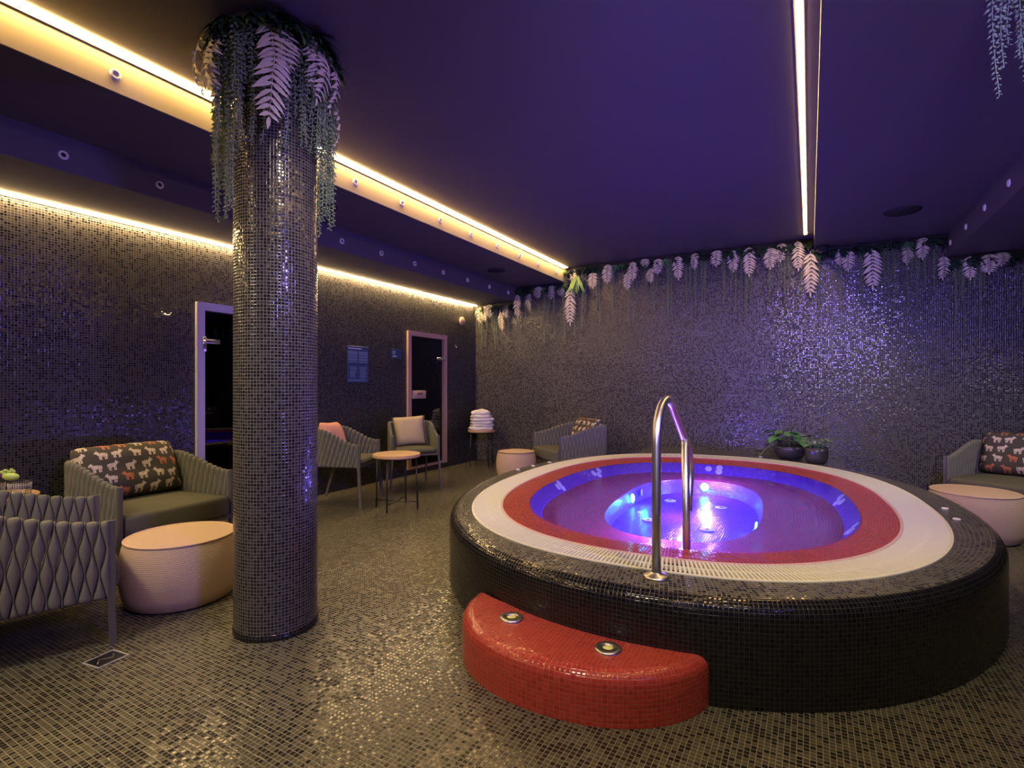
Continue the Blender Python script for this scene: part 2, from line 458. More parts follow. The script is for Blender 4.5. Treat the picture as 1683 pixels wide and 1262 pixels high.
# ------------------------------------------------------------------ pillar
PC = (-2.526, 1.837); PR = .21
r = empty('tiled_pillar', (*PC, 0), label='tall round pillar covered in dark mosaic tiles, plants around its top', cat='pillar')
m = MB(); m.lathe([(PR, z * 3.14 / 20) for z in range(21)], 64, cap0=False, cap1=True); m.build('shaft', M['pillar'], r)
m = MB(); m.lathe([(PR + .004, .001), (PR + .004, .03), (PR, .034)], 64, cap0=False, cap1=False); m.build('base_row', M['tubside'], r)

# ------------------------------------------------------------------ hot tub
TH = .061
def sring(cx, cy, a, b, n, z, N=240, d=0):
    out = []
    for k in range(N):
        t = 2 * PI * k / N
        c, s_ = math.cos(t), math.sin(t)
        x = (a + d) * math.copysign(abs(c) ** (2 / n), c); y = (b + d) * math.copysign(abs(s_) ** (2 / n), s_)
        out.append((cx + x * math.cos(TH) - y * math.sin(TH), cy + x * math.sin(TH) + y * math.cos(TH), z))
    # equal arc length
    L = [0]
    for i in range(N): L.append(L[-1] + math.dist(out[i], out[(i + 1) % N]))
    res = []; j = 0
    for k in range(N):
        t = L[-1] * k / N
        while L[j + 1] < t: j += 1
        f = (t - L[j]) / (L[j + 1] - L[j]); a_, b_ = out[j], out[(j + 1) % N]
        res.append(tuple(a_[q] + (b_[q] - a_[q]) * f for q in range(3)))
    return res
OUT = (-.845, 4.66, 1.86, 2.485, 2.08)
GO = (-.872, 4.665, 1.618, 2.218, 2.37)
GI = (-.881, 4.622, 1.384, 1.967, 2.384)
WA = (-.896, 4.609, 1.19, 1.67, 2.405)
BO = (-.896, 4.609, 1.10, 1.57, 2.4)
DE = (-.90, 4.58, .575, 1.16, 2.7)
ZR = .432
def ringloft(m, rings, N=240):
    def per(rg): return sum(math.dist(rg[i], rg[(i + 1) % N]) for i in range(N))
    P0 = max(per(q) for q in rings); L = [0]
    for a, b in zip(rings, rings[1:]): L.append(L[-1] + sum(math.dist(a[i], b[i]) for i in range(0, N, 8)) / (N / 8))
    m.loft(rings, uvs=lambda i, j: (P0 * i / N, L[j]))
tub = empty('hot_tub', (-.87, 4.65, 0), label='large oval hot tub with black tiled sides, cream grating and red inner rim', cat='hot tub')
off = Vector((-.87, 4.65, 0))
def tb(m, name, mat, smooth=True, label=None, parent=None, angle=None):
    if parent is None: m.v = [tuple(Vector(p) - off) for p in m.v]
    else: m.v = [tuple(Vector(p) - off - Vector(parent.location)) for p in m.v]
    return m.build(name, mat, parent or tub, smooth, label, angle)
m = MB()
rr = [sring(*OUT, z) for z in (0, .12, .24, .36)]
for k in range(1, 7):
    a = PI / 2 * k / 6
    rr.append(sring(*OUT, .362 + .07 * math.sin(a), d=-.07 * (1 - math.cos(a))))
g = sring(*GO, ZR)
last = rr[-1]
for k in range(1, 6): rr.append([tuple(a[q] + (b[q] - a[q]) * k / 5 for q in range(3)) for a, b in zip(last, g)])
ringloft(m, rr[:9]); tb(m, 'side_wall', M['tubside'], label='black mosaic side')
m = MB(); ringloft(m, rr[8:]); tb(m, 'rim_top', M['tub'], label='dark mottled mosaic rim')
m = MB(); m.loft([sring(*GO, ZR), sring(*GO, ZR - .06), sring(*GI, ZR - .06), sring(*GI, ZR)]); tb(m, 'overflow_channel', M['channel'], smooth=False)
# overflow grating: radial slats between two rails
m = MB()
N2 = 580
ro, ri = sring(*GO, ZR, N2, -.012), sring(*GI, ZR, N2, .012)
def bar4(m, a0, a1, b1, b0, z0, z1):
    v = [(p[0], p[1], z) for z in (z0, z1) for p in (a0, a1, b1, b0)]
    m.add(v, [(3, 2, 1, 0), (4, 5, 6, 7), (0, 1, 5, 4), (1, 2, 6, 5), (2, 3, 7, 6), (3, 0, 4, 7)])
for k in range(N2):
    a, a2, b, b2 = ro[k], ro[(k + 1) % N2], ri[k], ri[(k + 1) % N2]
    f = .52
    bar4(m, a, [a[q] + (a2[q] - a[q]) * f for q in range(3)], [b[q] + (b2[q] - b[q]) * f for q in range(3)], b, ZR - .018, ZR + .003)
for t in (.5,):
    A = [[ro[k][q] * (1 - t) + ri[k][q] * t for q in range(3)] for k in range(N2)]
    for k in range(N2):
        a, b = A[k], A[(k + 1) % N2]
        o_ = (Vector(ro[k]) - Vector(ri[k])).normalized() * .006
        bar4(m, Vector(a) + o_, Vector(b) + o_, Vector(b) - o_, Vector(a) - o_, ZR - .018, ZR + .001)
tb(m, 'overflow_grate', M['cream'], smooth=False, label='cream plastic slatted grating')
m = MB(); m.loft([sring(*GO, ZR - .02, d=.004), sring(*GO, ZR + .005, d=.004), sring(*GO, ZR + .005, d=-.012), sring(*GO, ZR - .02, d=-.012)]); tb(m, 'grate_edge', M['cream'], smooth=False)
m = MB(); m.loft([sring(*GI, ZR - .02, d=.012), sring(*GI, ZR + .005, d=.012), sring(*GI, ZR + .005, d=-.004), sring(*GI, ZR - .02, d=-.004)]); tb(m, 'grate_edge', M['pinkedge'], smooth=False)
m = MB()
ga, wb = sring(*GI, ZR, d=-.004), sring(*WA, .405)
ringloft(m, [[tuple(a[q] + (b[q] - a[q]) * k / 5 for q in range(3)) for a, b in zip(ga, wb)] for k in range(6)])
tb(m, 'inner_rim', M['red'], label='red mosaic inner rim')
m = MB(); w2 = sring(*WA, .405); b2 = sring(*BO, .31)
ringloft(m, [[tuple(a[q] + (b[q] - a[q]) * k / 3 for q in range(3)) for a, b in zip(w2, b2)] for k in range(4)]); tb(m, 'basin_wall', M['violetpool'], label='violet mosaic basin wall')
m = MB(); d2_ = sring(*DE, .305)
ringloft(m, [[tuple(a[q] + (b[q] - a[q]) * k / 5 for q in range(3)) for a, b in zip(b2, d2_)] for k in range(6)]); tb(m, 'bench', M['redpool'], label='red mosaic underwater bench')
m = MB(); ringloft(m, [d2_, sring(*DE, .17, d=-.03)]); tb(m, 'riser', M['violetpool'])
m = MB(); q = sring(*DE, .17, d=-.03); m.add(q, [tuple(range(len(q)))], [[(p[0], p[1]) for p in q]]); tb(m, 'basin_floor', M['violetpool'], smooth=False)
# water
wr = sring(-.896, 4.609, 1.195, 1.675, 2.405, .409)
m = MB(); m.add([(p[0] + .896, p[1] - 4.609, 0) for p in wr], [tuple(range(len(wr)))])
o = m.build('pool_water', M['water'], smooth=False); o.location = (-.896, 4.609, .409)
tag(o, 'clear water glowing blue and violet inside the oval hot tub', 'water')
# underwater lamps, jets and buttons
def disc(name, c, n, R, mat, t=.006, inner=None):
    n = Vector(n).normalized()
    q = n.to_track_quat('Z', 'Y').to_matrix().to_4x4()
    m = MB(); m.lathe([(R, 0), (R, t * .6), (R * .85, t), (R * .3, t)], 20); m.xf(Matrix.Translation(Vector(c) - off) @ q)
    o = m.build(name, mat, tub)
    if inner:
        m = MB(); m.lathe([(R * .3, t), (R * .3, t * 1.2)], 12); m.xf(Matrix.Translation(Vector(c) - off) @ q); m.build('nozzle', inner, o)
    return o
lamps = [((-1.455, 4.84, .24), (1, 0, .1)), ((-.95, 5.715, .245), (0, -1, .1)), ((-.345, 4.3, .24), (-1, 0, .1)), ((-.85, 3.45, .24), (0, 1, .1))]
for c, n in lamps: disc('underwater_lamp', c, n, .042, M['lampcore'], .012)
for c, n in (((-1.455, 4.19, .245), (1, 0, 0)), ((-1.44, 5.10, .25), (1, .1, 0)), ((-.345, 4.05, .25), (-1, 0, 0)), ((-.40, 5.35, .26), (-1, -.2, 0))): disc('jet', c, n, .035, M['jet'])
for c in ((-1.19, 5.22, .171), (-1.18, 4.38, .171), (-.70, 4.31, .171), (-.71, 5.15, .171)): disc('jet', c, (0, 0, 1), .055, M['jet'], .008, M['channel'])
mid = [(Vector(a) * .45 + Vector(b) * .55, Vector(a), Vector(b)) for a, b in zip(w2, b2)]
def wallpt(x, y, up):
    """point of the sloping basin wall nearest to x, y"""
    k = min(range(len(w2)), key=lambda i: (mid[i][0].x - x) ** 2 + (mid[i][0].y - y) ** 2)
    a, b = Vector(w2[k]), Vector(b2[k]); t = Vector(w2[(k + 1) % len(w2)]) - a
    n = t.cross(a - b).normalized()
    if n.z < 0: n = -n
    return a * up + b * (1 - up) , n
for x, y in ((-2.07, 4.46), (-2.03, 5.36), (-.93, 6.25), (.2, 5.03), (.2, 4.06)):
    k = 0
    for dx, up in ((-.055, .55), (.055, .72), (.03, .30)):
        tx = (dx, 0) if y > 6 else (0, dx)
        p, n = wallpt(x + tx[0], y + tx[1], up)
        disc('jet', p, n, .036, M['jet'], .006, M['white'])
for x, y in ((-2.62, 4.72), (-2.60, 5.02), (-2.56, 5.35), (-.52, 7.03), (.83, 4.72), (.83, 4.38)):
    m = MB(); m.lathe([(.022, 0), (.022, .004), (.018, .009), (.008, .010)], 16, c=(x - off.x, y - off.y, ZR - .001)); m.build('air_button', M['white'], tub)

# tiled ledge between the tub and the back wall
ed = [p for p in sring(*OUT, 0) if p[1] > 5.5 and -2.0 < p[0] < .34]
ed.sort(key=lambda p: p[0])
poly = [(p[0], p[1] - .02) for p in ed] + [(ed[-1][0], YB - .004), (ed[0][0], YB - .004)]
m = MB(); n = len(poly)
zs = .425
per = 0
fs, us, vs = [], [], [(x, y, 0) for x, y in poly] + [(x, y, zs) for x, y in poly]
for i in range(n):
    k = (i + 1) % n; d = math.dist(poly[i], poly[k])
    fs.append((i, k, n + k, n + i)); us.append([(per, 0), (per + d, 0), (per + d, zs), (per, zs)]); per += d
fs.append(tuple(range(n, 2 * n))); us.append([(x, y) for x, y in poly])
m.add(vs, fs, us); tag(m.build('tiled_ledge', M['tub'], smooth=False), 'dark tiled ledge between the hot tub and the back wall', 'ledge')

# red step
SC = (-.945, 2.37)
step = empty('tub_step', (*SC, 0), .03, 'red mosaic half-moon step in front of the hot tub', 'step')
def halfring(d, z, N=72):
    o = []
    for k in range(N + 1):
        t = PI * (1.0 + k / N)
        c, s_ = math.cos(t), math.sin(t); e = 2 / 2.15
        o.append(((.605 + d) * math.copysign(abs(c) ** e, c), (.52 + d) * math.copysign(abs(s_) ** e, s_), z))
    return o
def tubfront(x):
    """local y just inside the tub wall"""
    w = x + SC[0] - OUT[0]
    return OUT[1] - OUT[3] * (1 - abs(w / OUT[2]) ** OUT[4]) ** (1 / OUT[4]) - SC[1] + .06 + .061 * w * .9
rows = [halfring(0, z) for z in (0, .05, .10, .155)]
for k in range(1, 6):
    a = PI / 2 * k / 5; rows.append(halfring(-.05 * (1 - math.cos(a)), .155 + .05 * math.sin(a)))
LL = [0, .05, .10, .155] + [.155 + .0157 * k for k in range(1, 6)]
rows = [[(x, min(y, tubfront(x)), z) for x, y, z in r_] for r_ in rows]
m = MB(); m.loft(rows, closed=False, uvs=lambda i, j: (i * 1.72 / 72, LL[j]))
# top surface swept from front edge to the tub wall
top = rows[-1]
NB = 10
gr = []
for j in range(NB + 1):
    gr.append([(x, y + (max(tubfront(x), y) - y) * j / NB, z) for x, y, z in top])
fs = []; us = []
n = len(top)
for j in range(NB):
    for i in range(n - 1):
        q = (j * n + i, j * n + i + 1, (j + 1) * n + i + 1, (j + 1) * n + i)
        fs.append(q); us.append([(gr[k // n][k % n][0], gr[k // n][k % n][1]) for k in q])
m.add([p for r_ in gr for p in r_], fs, us)
m.build('step_body', M['red'], step)
for x, y in ((-1.228, 2.144), (-.738, 2.077)):
    c = (x - SC[0], y - SC[1], .205)
    m = MB(); m.lathe([(.056, -.002), (.056, .006), (.050, .010), (.024, .010), (.022, .004)], 32, c=c, cap0=False, cap1=False)
    o = m.build('step_light', M['steel'], step, label='round steel recessed light')
    m = MB(); m.lathe([(.0225, .002), (.0225, .005)], 20, c=c); m.build('lens', M['steplens'], o)

# handrail
rail = empty('handrail', (-.605, 2.385, ZR), 0, 'bent stainless steel handrail rising from the front of the hot tub', 'handrail')
def arc(c, r0, a0, a1, n): return [(0, c[0] + r0 * math.cos(a0 + (a1 - a0) * k / n), c[1] + r0 * math.sin(a0 + (a1 - a0) * k / n)) for k in range(n + 1)]
pts = [(0, 0, 0), (0, 0, .3), (0, 0, .60)]
# arch tangent to the post (vertical) and to the sloping bar
sl = math.radians(-33)
pts += arc((.20, .60 + .0), .20, PI, PI / 2 + sl, 14)[1:]
e = pts[-1]; L = .45
pts.append((0, e[1] + L * math.cos(sl), e[2] + L * math.sin(sl)))
e = pts[-1]; r2 = .19
c2 = (e[1] + r2 * math.cos(sl - PI / 2), e[2] + r2 * math.sin(sl - PI / 2))
pts += arc(c2, r2, sl + PI / 2, -PI / 10, 12)[1:]
e = pts[-1]
pts += [(0, e[1] - .02, e[2] - .06), (0, e[1] - .05, e[2] - .15)]
MB().tube(pts, .021, 16).build('rail_tube', M['steel'], rail)
MB().tube([(.006, .60, .575), (.012, .60, .1), (.015, .60, -.13)], .021, 16).build('support_post', M['steel'], rail)
m = MB(); m.lathe([(.058, 0), (.058, .006), (.05, .012), (.026, .018), (.021, .024)], 28, cap1=False); m.build('flange', M['steel'], rail)
RAILPTS = pts

# ------------------------------------------------------------------ woven chairs
def resample(pts):
    P = [Vector((*p, 0)) for p in pts]; L = [0]
    for a, b in zip(P, P[1:]): L.append(L[-1] + (b - a).length)
    def pos(s):
        s = max(0, min(L[-1] - 1e-6, s))
        for i in range(len(P) - 1):
            if L[i + 1] >= s: return P[i].lerp(P[i + 1], (s - L[i]) / (L[i + 1] - L[i]))
        return P[-1]
    return pos, L[-1]

def shell(path, top, bot, ncol, period, thick=.021, amp=.49, rows=30):
    pos, T = resample(path); w = T / ncol
    m = MB()
    def bnd(j, v):
        a = 0 if j in (0, ncol) else amp * w * (1 if j % 2 else -1) * 2 / PI * math.asin(.97 * math.cos(2 * PI * (v - .012) / period)) * 1.06
        return j * w + a
    for i in range(ncol):
        um = (i + .5) * w
        H = top(um / T) - bot(um / T)
        rings = []
        for k in range(rows + 1):
            v = H * k / rows
            l, r_ = bnd(i, v), bnd(i + 1, v)
            uc, hf = (l + r_) / 2, max((r_ - l) / 2, .003) * 1.0
            th = thick * (.55 + .6 * min(1.2, hf / (w * .5)) * .8)
            if k == 0: th *= .85
            if k == rows: th *= .6
            zz = top(uc / T) - v
            ring = []
            for q in range(10):
                a = 2 * PI * q / 10
                u = uc + hf * math.cos(a)
                p = pos(u); t = (pos(u + .01) - pos(u - .01)).normalized(); nn = Vector((-t.y, t.x, 0))
                s_ = math.sin(a); s_ = math.copysign(abs(s_) ** 1.05, s_)
                p = p + nn * th * s_
                ring.append((p.x, p.y, zz))
            rings.append(ring)
        # rounded top
        c = Vector((0, 0, 0))
        for p in rings[0]: c += Vector(p)
        c /= 10
        cap = [tuple(c + (Vector(p) - c) * .62 + Vector((0, 0, .007))) for p in rings[0]]
        m.loft([cap] + rings, cap0=True, cap1=True)
    return m

def barm(m, a, b, w, d):
    """rectangular bar between two points"""
    a, b = Vector(a), Vector(b); t = (b - a).normalized()
    x = Vector((1, 0, 0)); x = (x - t * x.dot(t)).normalized(); y = t.cross(x)
    vs = [p + x * (w / 2) * i + y * (d / 2) * j for p in (a, b) for i, j in ((-1, -1), (1, -1), (1, 1), (-1, 1))]
    return m.add(vs, [(3, 2, 1, 0), (4, 5, 6, 7), (0, 1, 5, 4), (1, 2, 6, 5), (2, 3, 7, 6), (3, 0, 4, 7)])

def slab(poly, z0, z1, r=.03, puff=0.0):
    """cushion with rounded edges over a plan outline"""
    cx = sum(p[0] for p in poly) / len(poly); cy = sum(p[1] for p in poly) / len(poly)
    def rg(d, z):
        o = []
        for x, y in poly:
            l = math.hypot(x - cx, y - cy); f = (l - d) / l; o.append((cx + (x - cx) * f, cy + (y - cy) * f, z))
        return o
    rings = []
    for k in range(6):
        a = PI / 2 * k / 5; rings.append(rg(r * (1 - math.sin(a)), z0 + r * (1 - math.cos(a))))
    for k in range(6):
        a = PI / 2 * k / 5; rings.append(rg(r * (1 - math.cos(a)), z1 - r * (1 - math.sin(a))))
    for k in range(1, 5):
        f = 1 - k / 4.4
        o = [(cx + (p[0] - cx) * f, cy + (p[1] - cy) * f, z1 + puff * (1 - f * f)) for p in rg(r, z1)]
        rings.append(o)
    return MB().loft(rings, cap0=True, cap1=True)

def upath(hw, depth, rc, n=10, taper=.96):
    """U plan from left front post round the back to the right front post"""
    h2 = hw * taper
    p = [(-hw, 0), (-(hw + h2) / 2, -(depth - rc) / 2)]
    p += [(-h2 + rc + rc * math.cos(PI + PI / 2 * k / n), -depth + rc + rc * math.sin(PI + PI / 2 * k / n)) for k in range(n + 1)]
    p += [(0, -depth)]
    p += [(h2 - rc + rc * math.cos(1.5 * PI + PI / 2 * k / n), -depth + rc + rc * math.sin(1.5 * PI + PI / 2 * k / n)) for k in range(n + 1)]
    p += [((hw + h2) / 2, -(depth - rc) / 2), (hw, 0)]
    return p

def ss(x): x = max(0, min(1, x)); return x * x * (3 - 2 * x)

def make_chair(name, label, group, hw, depth, rc, z0, za, zb, ncol, period, seat0, seat1, legd, splay):
    r = empty(name, label=label, cat='armchair', group=group)
    path = upath(hw, depth, rc)
    top = lambda u: za + (zb - za) * ss(min(u, 1 - u) * 2 * 1.7)
    bot = lambda u: z0
    shell(path, top, bot, ncol, period).build('woven_shell', M['strap'], r, label='grey-green woven rope shell')
    for sx in (-1, 1):
        m = MB(); barm(m, (sx * (hw + .004), .006, za + .008), (sx * (hw + .004), .006, z0 - .02), .022, .034); barm(m, (sx * (hw + .004), .006, z0 - .02), (sx * (hw + .004 + splay), .012 + splay, 0), .022, .030)
        m.build('leg', M['frame'], r, smooth=False)
        m = MB(); barm(m, (sx * (hw * .82), -depth * .80, z0 + .03), (sx * (hw * .82 + splay), -depth * legd - splay, 0), .022, .026)
        m.build('leg', M['frame'], r, smooth=False)
    m = MB(); sp = z0 + .015
    MBp = [(-hw, 0, sp), (hw, 0, sp)]
    barm(m, (-hw, .0, sp), (hw, .0, sp), .03, .03) if False else m.box(-hw, hw, -.01, .018, sp - .015, sp + .015)
    m.box(-hw * .9, -hw * .9 + .03, -depth * .85, 0, sp - .014, sp + .012); m.box(hw * .9 - .03, hw * .9, -depth * .85, 0, sp - .014, sp + .012)
    m.box(-hw * .85, hw * .85, -depth * .85, -depth * .85 + .03, sp - .014, sp + .012)
    m.build('seat_frame', M['frame'], r, smooth=False)
    pp = upath(hw - .026, depth - .04, max(.05, rc - .02), 8)
    pp = [(x, min(y, 0.0)) for x, y in pp]
    front = [(hw - .026, .02), (hw - .05, .045), (0, .05), (-hw + .05, .045), (-hw + .026, .02)]
    slab(pp + front, seat0, seat1, .035, .012).build('seat_cushion', M['seat'], r, label='olive grey seat cushion')
    return r

big = make_chair('rope_armchair', 'x', 'wide rope armchairs', .405, .80, .19, .235, .615, .745, 79, .24, .262, .425, .86, 0)
small = make_chair('rope_dining_chair', 'x', 'rope chairs by the round table', .285, .60, .25, .425, .665, .825, 67, .165, .452, .515, 1.0, .03)
def place(o, loc, face, label):
    o.location = (loc[0], loc[1], 0); o.rotation_euler = (0, 0, math.atan2(-face[0], face[1])); o['label'] = label
bigs = [(big, (-3.445, 1.40), (.30, .955), 'wide grey rope armchair at left edge, seen from behind, nearest the camera'),
        (None, (-4.03, 2.13), (.99, .09), 'wide grey rope armchair with large animal-print cushion left of the pillar'),
        (None, (-3.205, 6.60), (-.61, -.79), 'wide grey rope armchair behind the hot tub near the towel table'),
        (None, (1.49, 6.23), (-.5, -.866), 'wide grey rope armchair at the right edge behind a beige pouf')]
BIG = []
for o, p, f, l in bigs:
    o = o or copy_tree(big); place(o, p, f, l); BIG.append(o)
SM = []
for o, p, f, l in [(small, (-4.285, 4.276), (.918, .397), 'slim-legged rope chair with pink cushion beside the mosaic pillar'),
                   (None, (-4.28, 5.075), (.778, -.629), 'slim-legged rope chair with beige cushion in front of the sauna door')]:
    o = o or copy_tree(small); place(o, p, f, l); SM.append(o)

def pillow(name, w, h, t, mat, label, seed=0, pinch=.06, cat='cushion', pn=14):
    """soft cushion standing in its local xz plane"""
    rg = random.Random(seed); m = MB(); n = pn
    o1, o2 = rg.uniform(0, 9), rg.uniform(0, 9)
    def pt(i, j, s):
        a, b = -1 + 2 * i / n, -1 + 2 * j / n
        rc_ = 1 - (.5 * pinch + (.07 if pinch < .05 else 0)) * (a * b) ** 4
        x = a * w / 2 * (1 - pinch * (1 - b * b) * abs(a)) * rc_; z = b * h / 2 * (1 - pinch * (1 - a * a) * abs(b)) * rc_
        k = max(0, (1 - a ** 4) * (1 - b ** 4)) ** .55
        y = s * t / 2 * k * (1 + .12 * noise.noise(Vector((a * 1.7 + o1, b * 1.7 + o2, s))))
        return (x, y, z + h / 2)
    for s in (-1, 1):
        vs = [pt(i, j, s) for j in range(n + 1) for i in range(n + 1)]
        fs = []; us = []
        for j in range(n):
            for i in range(n):
                q = (j * (n + 1) + i, j * (n + 1) + i + 1, (j + 1) * (n + 1) + i + 1, (j + 1) * (n + 1) + i)
                if s > 0: q = q[::-1]
                fs.append(q); us.append([((-1 + 2 * (k % (n + 1)) / n) * w / 2 * 1.04, (-1 + 2 * (k // (n + 1)) / n) * h / 2 * 1.04 + (3.3 if s > 0 else 0)) for k in q])
        m.add(vs, fs, us)
    o = m.build(name, mat); tag(o, label, cat)
    bm = bmesh.new(); bm.from_mesh(o.data); bmesh.ops.remove_doubles(bm, verts=bm.verts, dist=.0005); bm.to_mesh(o.data); bm.free()
    o.data.polygons.foreach_set('use_smooth', [True] * len(o.data.polygons))
    return o
def seatpillow(o, chair, lx, ly, lz, tilt, yaw=0, roll=0):
    a = chair.rotation_euler.z; c, s_ = math.cos(a), math.sin(a)
    o.location = (chair.location.x + lx * c - ly * s_, chair.location.y + lx * s_ + ly * c, lz)
    # pillow's -y side is its front; chair faces +y
    o.rotation_euler = (Matrix.Rotation(a + PI + yaw, 3, 'Z') @ Matrix.Rotation(-tilt, 3, 'X') @ Matrix.Rotation(roll, 3, 'Y')).to_euler()
seatpillow(pillow('scatter_cushion', .76, .45, .20, M['print'], 'long dark animal-print cushion leaning in the armchair left of the pillar', 1, .03), BIG[1], 0, -.52, .435, .42)
seatpillow(pillow('scatter_cushion', .66, .44, .17, M['print'], 'dark animal-print cushion in the armchair behind the hot tub', 2, .03), BIG[2], -.02, -.52, .435, .42)
seatpillow(pillow('scatter_cushion', .70, .44, .17, M['print'], 'dark animal-print cushion in the armchair at the right edge', 3, .03), BIG[3], .0, -.54, .435, .38)
seatpillow(pillow('scatter_cushion', .42, .40, .16, M['pink'], 'plain pink cushion in the rope chair beside the pillar', 4, .07), SM[0], .03, -.33, .52, .35, roll=.05)
o = pillow('scatter_cushion', .41, .40, .15, M['beige'], 'plain beige velvet cushion in the chair by the sauna door', 5, .07)
seatpillow(o, SM[1], 0, -.30, .52, .32, roll=-.05)
m = MB()
for sx in (-1, 1):
    for k in range(26):
        z = .012 + .376 * k / 25; xx = sx * (.205 - .012 * (1 - (2 * k / 25 - 1) ** 2))
        m.tube([(xx, 0, z), (xx + sx * .012, rnd.uniform(-.004, .004), z + rnd.uniform(-.005, .005))], .0022, 5)
m.build('fringe', M['fringe'], o)

# ------------------------------------------------------------------ poufs
def pouf(loc, R, H, label, pm, sy=1.0, rz=0):
    r = empty('pouf', loc, rz, label, 'pouf', 'beige woven poufs')
    prof = [(R * .80, .0), (R * .90, .018), (R * .96, H * .2), (R, H * .45), (R * .985, H * .7), (R * .94, H * .88), (R * .905, H * .955)]
    m = MB(); m.lathe(prof, 56, sy=sy, cap1=False); m.build('body', M['pouf'], r)
    m = MB(); n = 8
    tp = [(R * .905 * (1 - k / n) + .002, H * .955 + .028 * math.sin(PI / 2 * (k / n) ** .8)) for k in range(n + 1)]
    rings = [[(q * math.cos(2 * PI * k / 56), sy * q * math.sin(2 * PI * k / 56), z) for k in range(56)] for q, z in tp]
    vs = [p for g in rings for p in g]; fs = []; us = []
    for j in range(n):
        for i in range(56):
            q = (j * 56 + i, j * 56 + (i + 1) % 56, (j + 1) * 56 + (i + 1) % 56, (j + 1) * 56 + i)
            fs.append(q); us.append([(vs[k][0], vs[k][1]) for k in q])
    m.add(vs, fs, us); m.build('top_panel', M['pouf'], r)
    m = MB(); m.tube([(R * .91 * math.cos(2 * PI * k / 56), sy * R * .91 * math.sin(2 * PI * k / 56), H * .957) for k in range(57)], .0065, 8, cap=False); m.build('piping', pm, r)
pouf((-3.37, 1.79, 0), .32, .40, 'beige woven pouf between the pillar and the left armchairs', M['piping'])
pouf((-3.61, 6.45, 0), .285, .39, 'beige pouf beyond the hot tub beside the far armchair', M['pipingdark'])
pouf((1.23, 5.87, 0), .33, .41, 'beige woven pouf at the right edge behind the hot tub', M['piping'])

# ------------------------------------------------------------------ side tables
def table(loc, R, H, rz, label, top='wood'):
    r = empty('side_table', (*loc, 0), rz, label, 'table')
    m = MB(); m.lathe([(R - .006, H - .035), (R, H - .03), (R, H - .004), (R - .004, H)], 48); m.build('tabletop', M['wood'], r, angle=40)
    lr = R * .98
    m = MB(); m.tube([(lr * .9 * math.cos(2 * PI * k / 40), lr * .9 * math.sin(2 * PI * k / 40), H - .041) for k in range(41)], .006, 8, cap=False); m.build('ring_frame', M['black'], r)
    for k in range(4):
        a = PI / 4 + PI / 2 * k; c, s_ = math.cos(a), math.sin(a)
        MB().tube([(lr * .9 * c, lr * .9 * s_, H - .041), (lr * .97 * c, lr * .97 * s_, 0)], .009, 8).build('leg', M['black'], r)
    for k in range(2):
        a = PI / 4 + PI / 2 * k; c, s_ = math.cos(a) * lr * .95, math.sin(a) * lr * .95
        MB().tube([(-c, -s_, .075), (c, s_, .075)], .006, 8).build('cross_brace', M['black'], r)
table((-3.825, 4.225), .25, .58, -.48, 'round wooden side table on black legs between the two slim rope chairs')
table((-4.68, 7.20), .225, .58, .3, 'round side table in the far left corner carrying white towels')
table((-4.63, 1.27), .24, .58, .2, 'round side table at left edge holding a fruit basket')

# towels
zt = .58
tl = ['bottom of the stack', 'second from the bottom', 'third from the bottom', 'fourth from the bottom', 'second from the top', 'crumpled on top of the stack']
for i in range(6):
    hgt = .05 if i < 5 else .062
    w = .20 - .006 * i + rnd.uniform(-.012, .012)
    m = MB(); n = 48; rings = []
    for j in range(9):
        a = -PI / 2 + PI * j / 8
        rr_ = [];
        for k in range(n):
            t = 2 * PI * k / n; c, s_ = math.cos(t), math.sin(t)
            ex = 2 / 3.2
            q = (w - .028 + .028 * math.cos(a)) * (1 + .07 * noise.noise(Vector((c * 2.2 + i * 5, s_ * 2.2, j * .35))) + .03 * noise.noise(Vector((c * 7 + i * 5, s_ * 7, j))))
            zz = hgt / 2 + hgt / 2 * math.sin(a)
            if 0 < j: zz += .012 * noise.noise(Vector((c * 3 + i * 7, s_ * 3, j * .3)))
            rr_.append((q * math.copysign(abs(c) ** ex, c), q * .82 * math.copysign(abs(s_) ** ex, s_), zz))
        rings.append(rr_)
    for f in (.75, .5, .25, .05):
        rings.append([(p[0] * f, p[1] * f, p[2] + (.035 if i == 5 else .004) * (1 - f) + .02 * noise.noise(Vector((p[0] * f * 16 + i, p[1] * f * 16, 3)))) for p in rings[8]])
    m.loft(rings, cap0=True, cap1=True)
    o = m.build('folded_towel', M['towel']); o.location = (-4.68 + rnd.uniform(-.012, .012), 7.20 + rnd.uniform(-.012, .012), zt); o.rotation_euler = (0, 0, rnd.uniform(-.2, .2) + .7)
    tag(o, 'white folded towel on the corner side table, ' + tl[i], 'towel', 'towels on the corner table')
    zt += hgt * .97

# fruit baskets
def basket(loc, R, H, label):
    bk = empty('wire_basket', loc, label=label, cat='basket')
    m = MB()
    for k in range(30):
        a = 2 * PI * k / 30; m.tube([(R * .94 * math.cos(a), R * .94 * math.sin(a), .0), (R * math.cos(a), R * math.sin(a), H)], .0015, 5)
    for z in range(7):
        q = R * (.94 + .06 * z / 7); m.tube([(q * math.cos(2 * PI * k / 36), q * math.sin(2 * PI * k / 36), .004 + z * H / 7) for k in range(37)], .0012, 5, cap=False)
    m.build('wires', M['steel'], bk)
    m = MB(); m.tube([(R * math.cos(2 * PI * k / 40), R * math.sin(2 * PI * k / 40), H) for k in range(41)], .003, 8, cap=False); m.build('rim', M['black'], bk)
    m = MB(); m.lathe([(R * .93, 0), (R * .93, .003)], 32); m.build('base', M['steel'], bk)
basket((-4.535, 1.385, .58), .060, .088, 'round wire basket on the left table, the one farther right')
basket((-4.645, 1.285, .58), .060, .088, 'round wire basket on the left table cut by the photo edge')
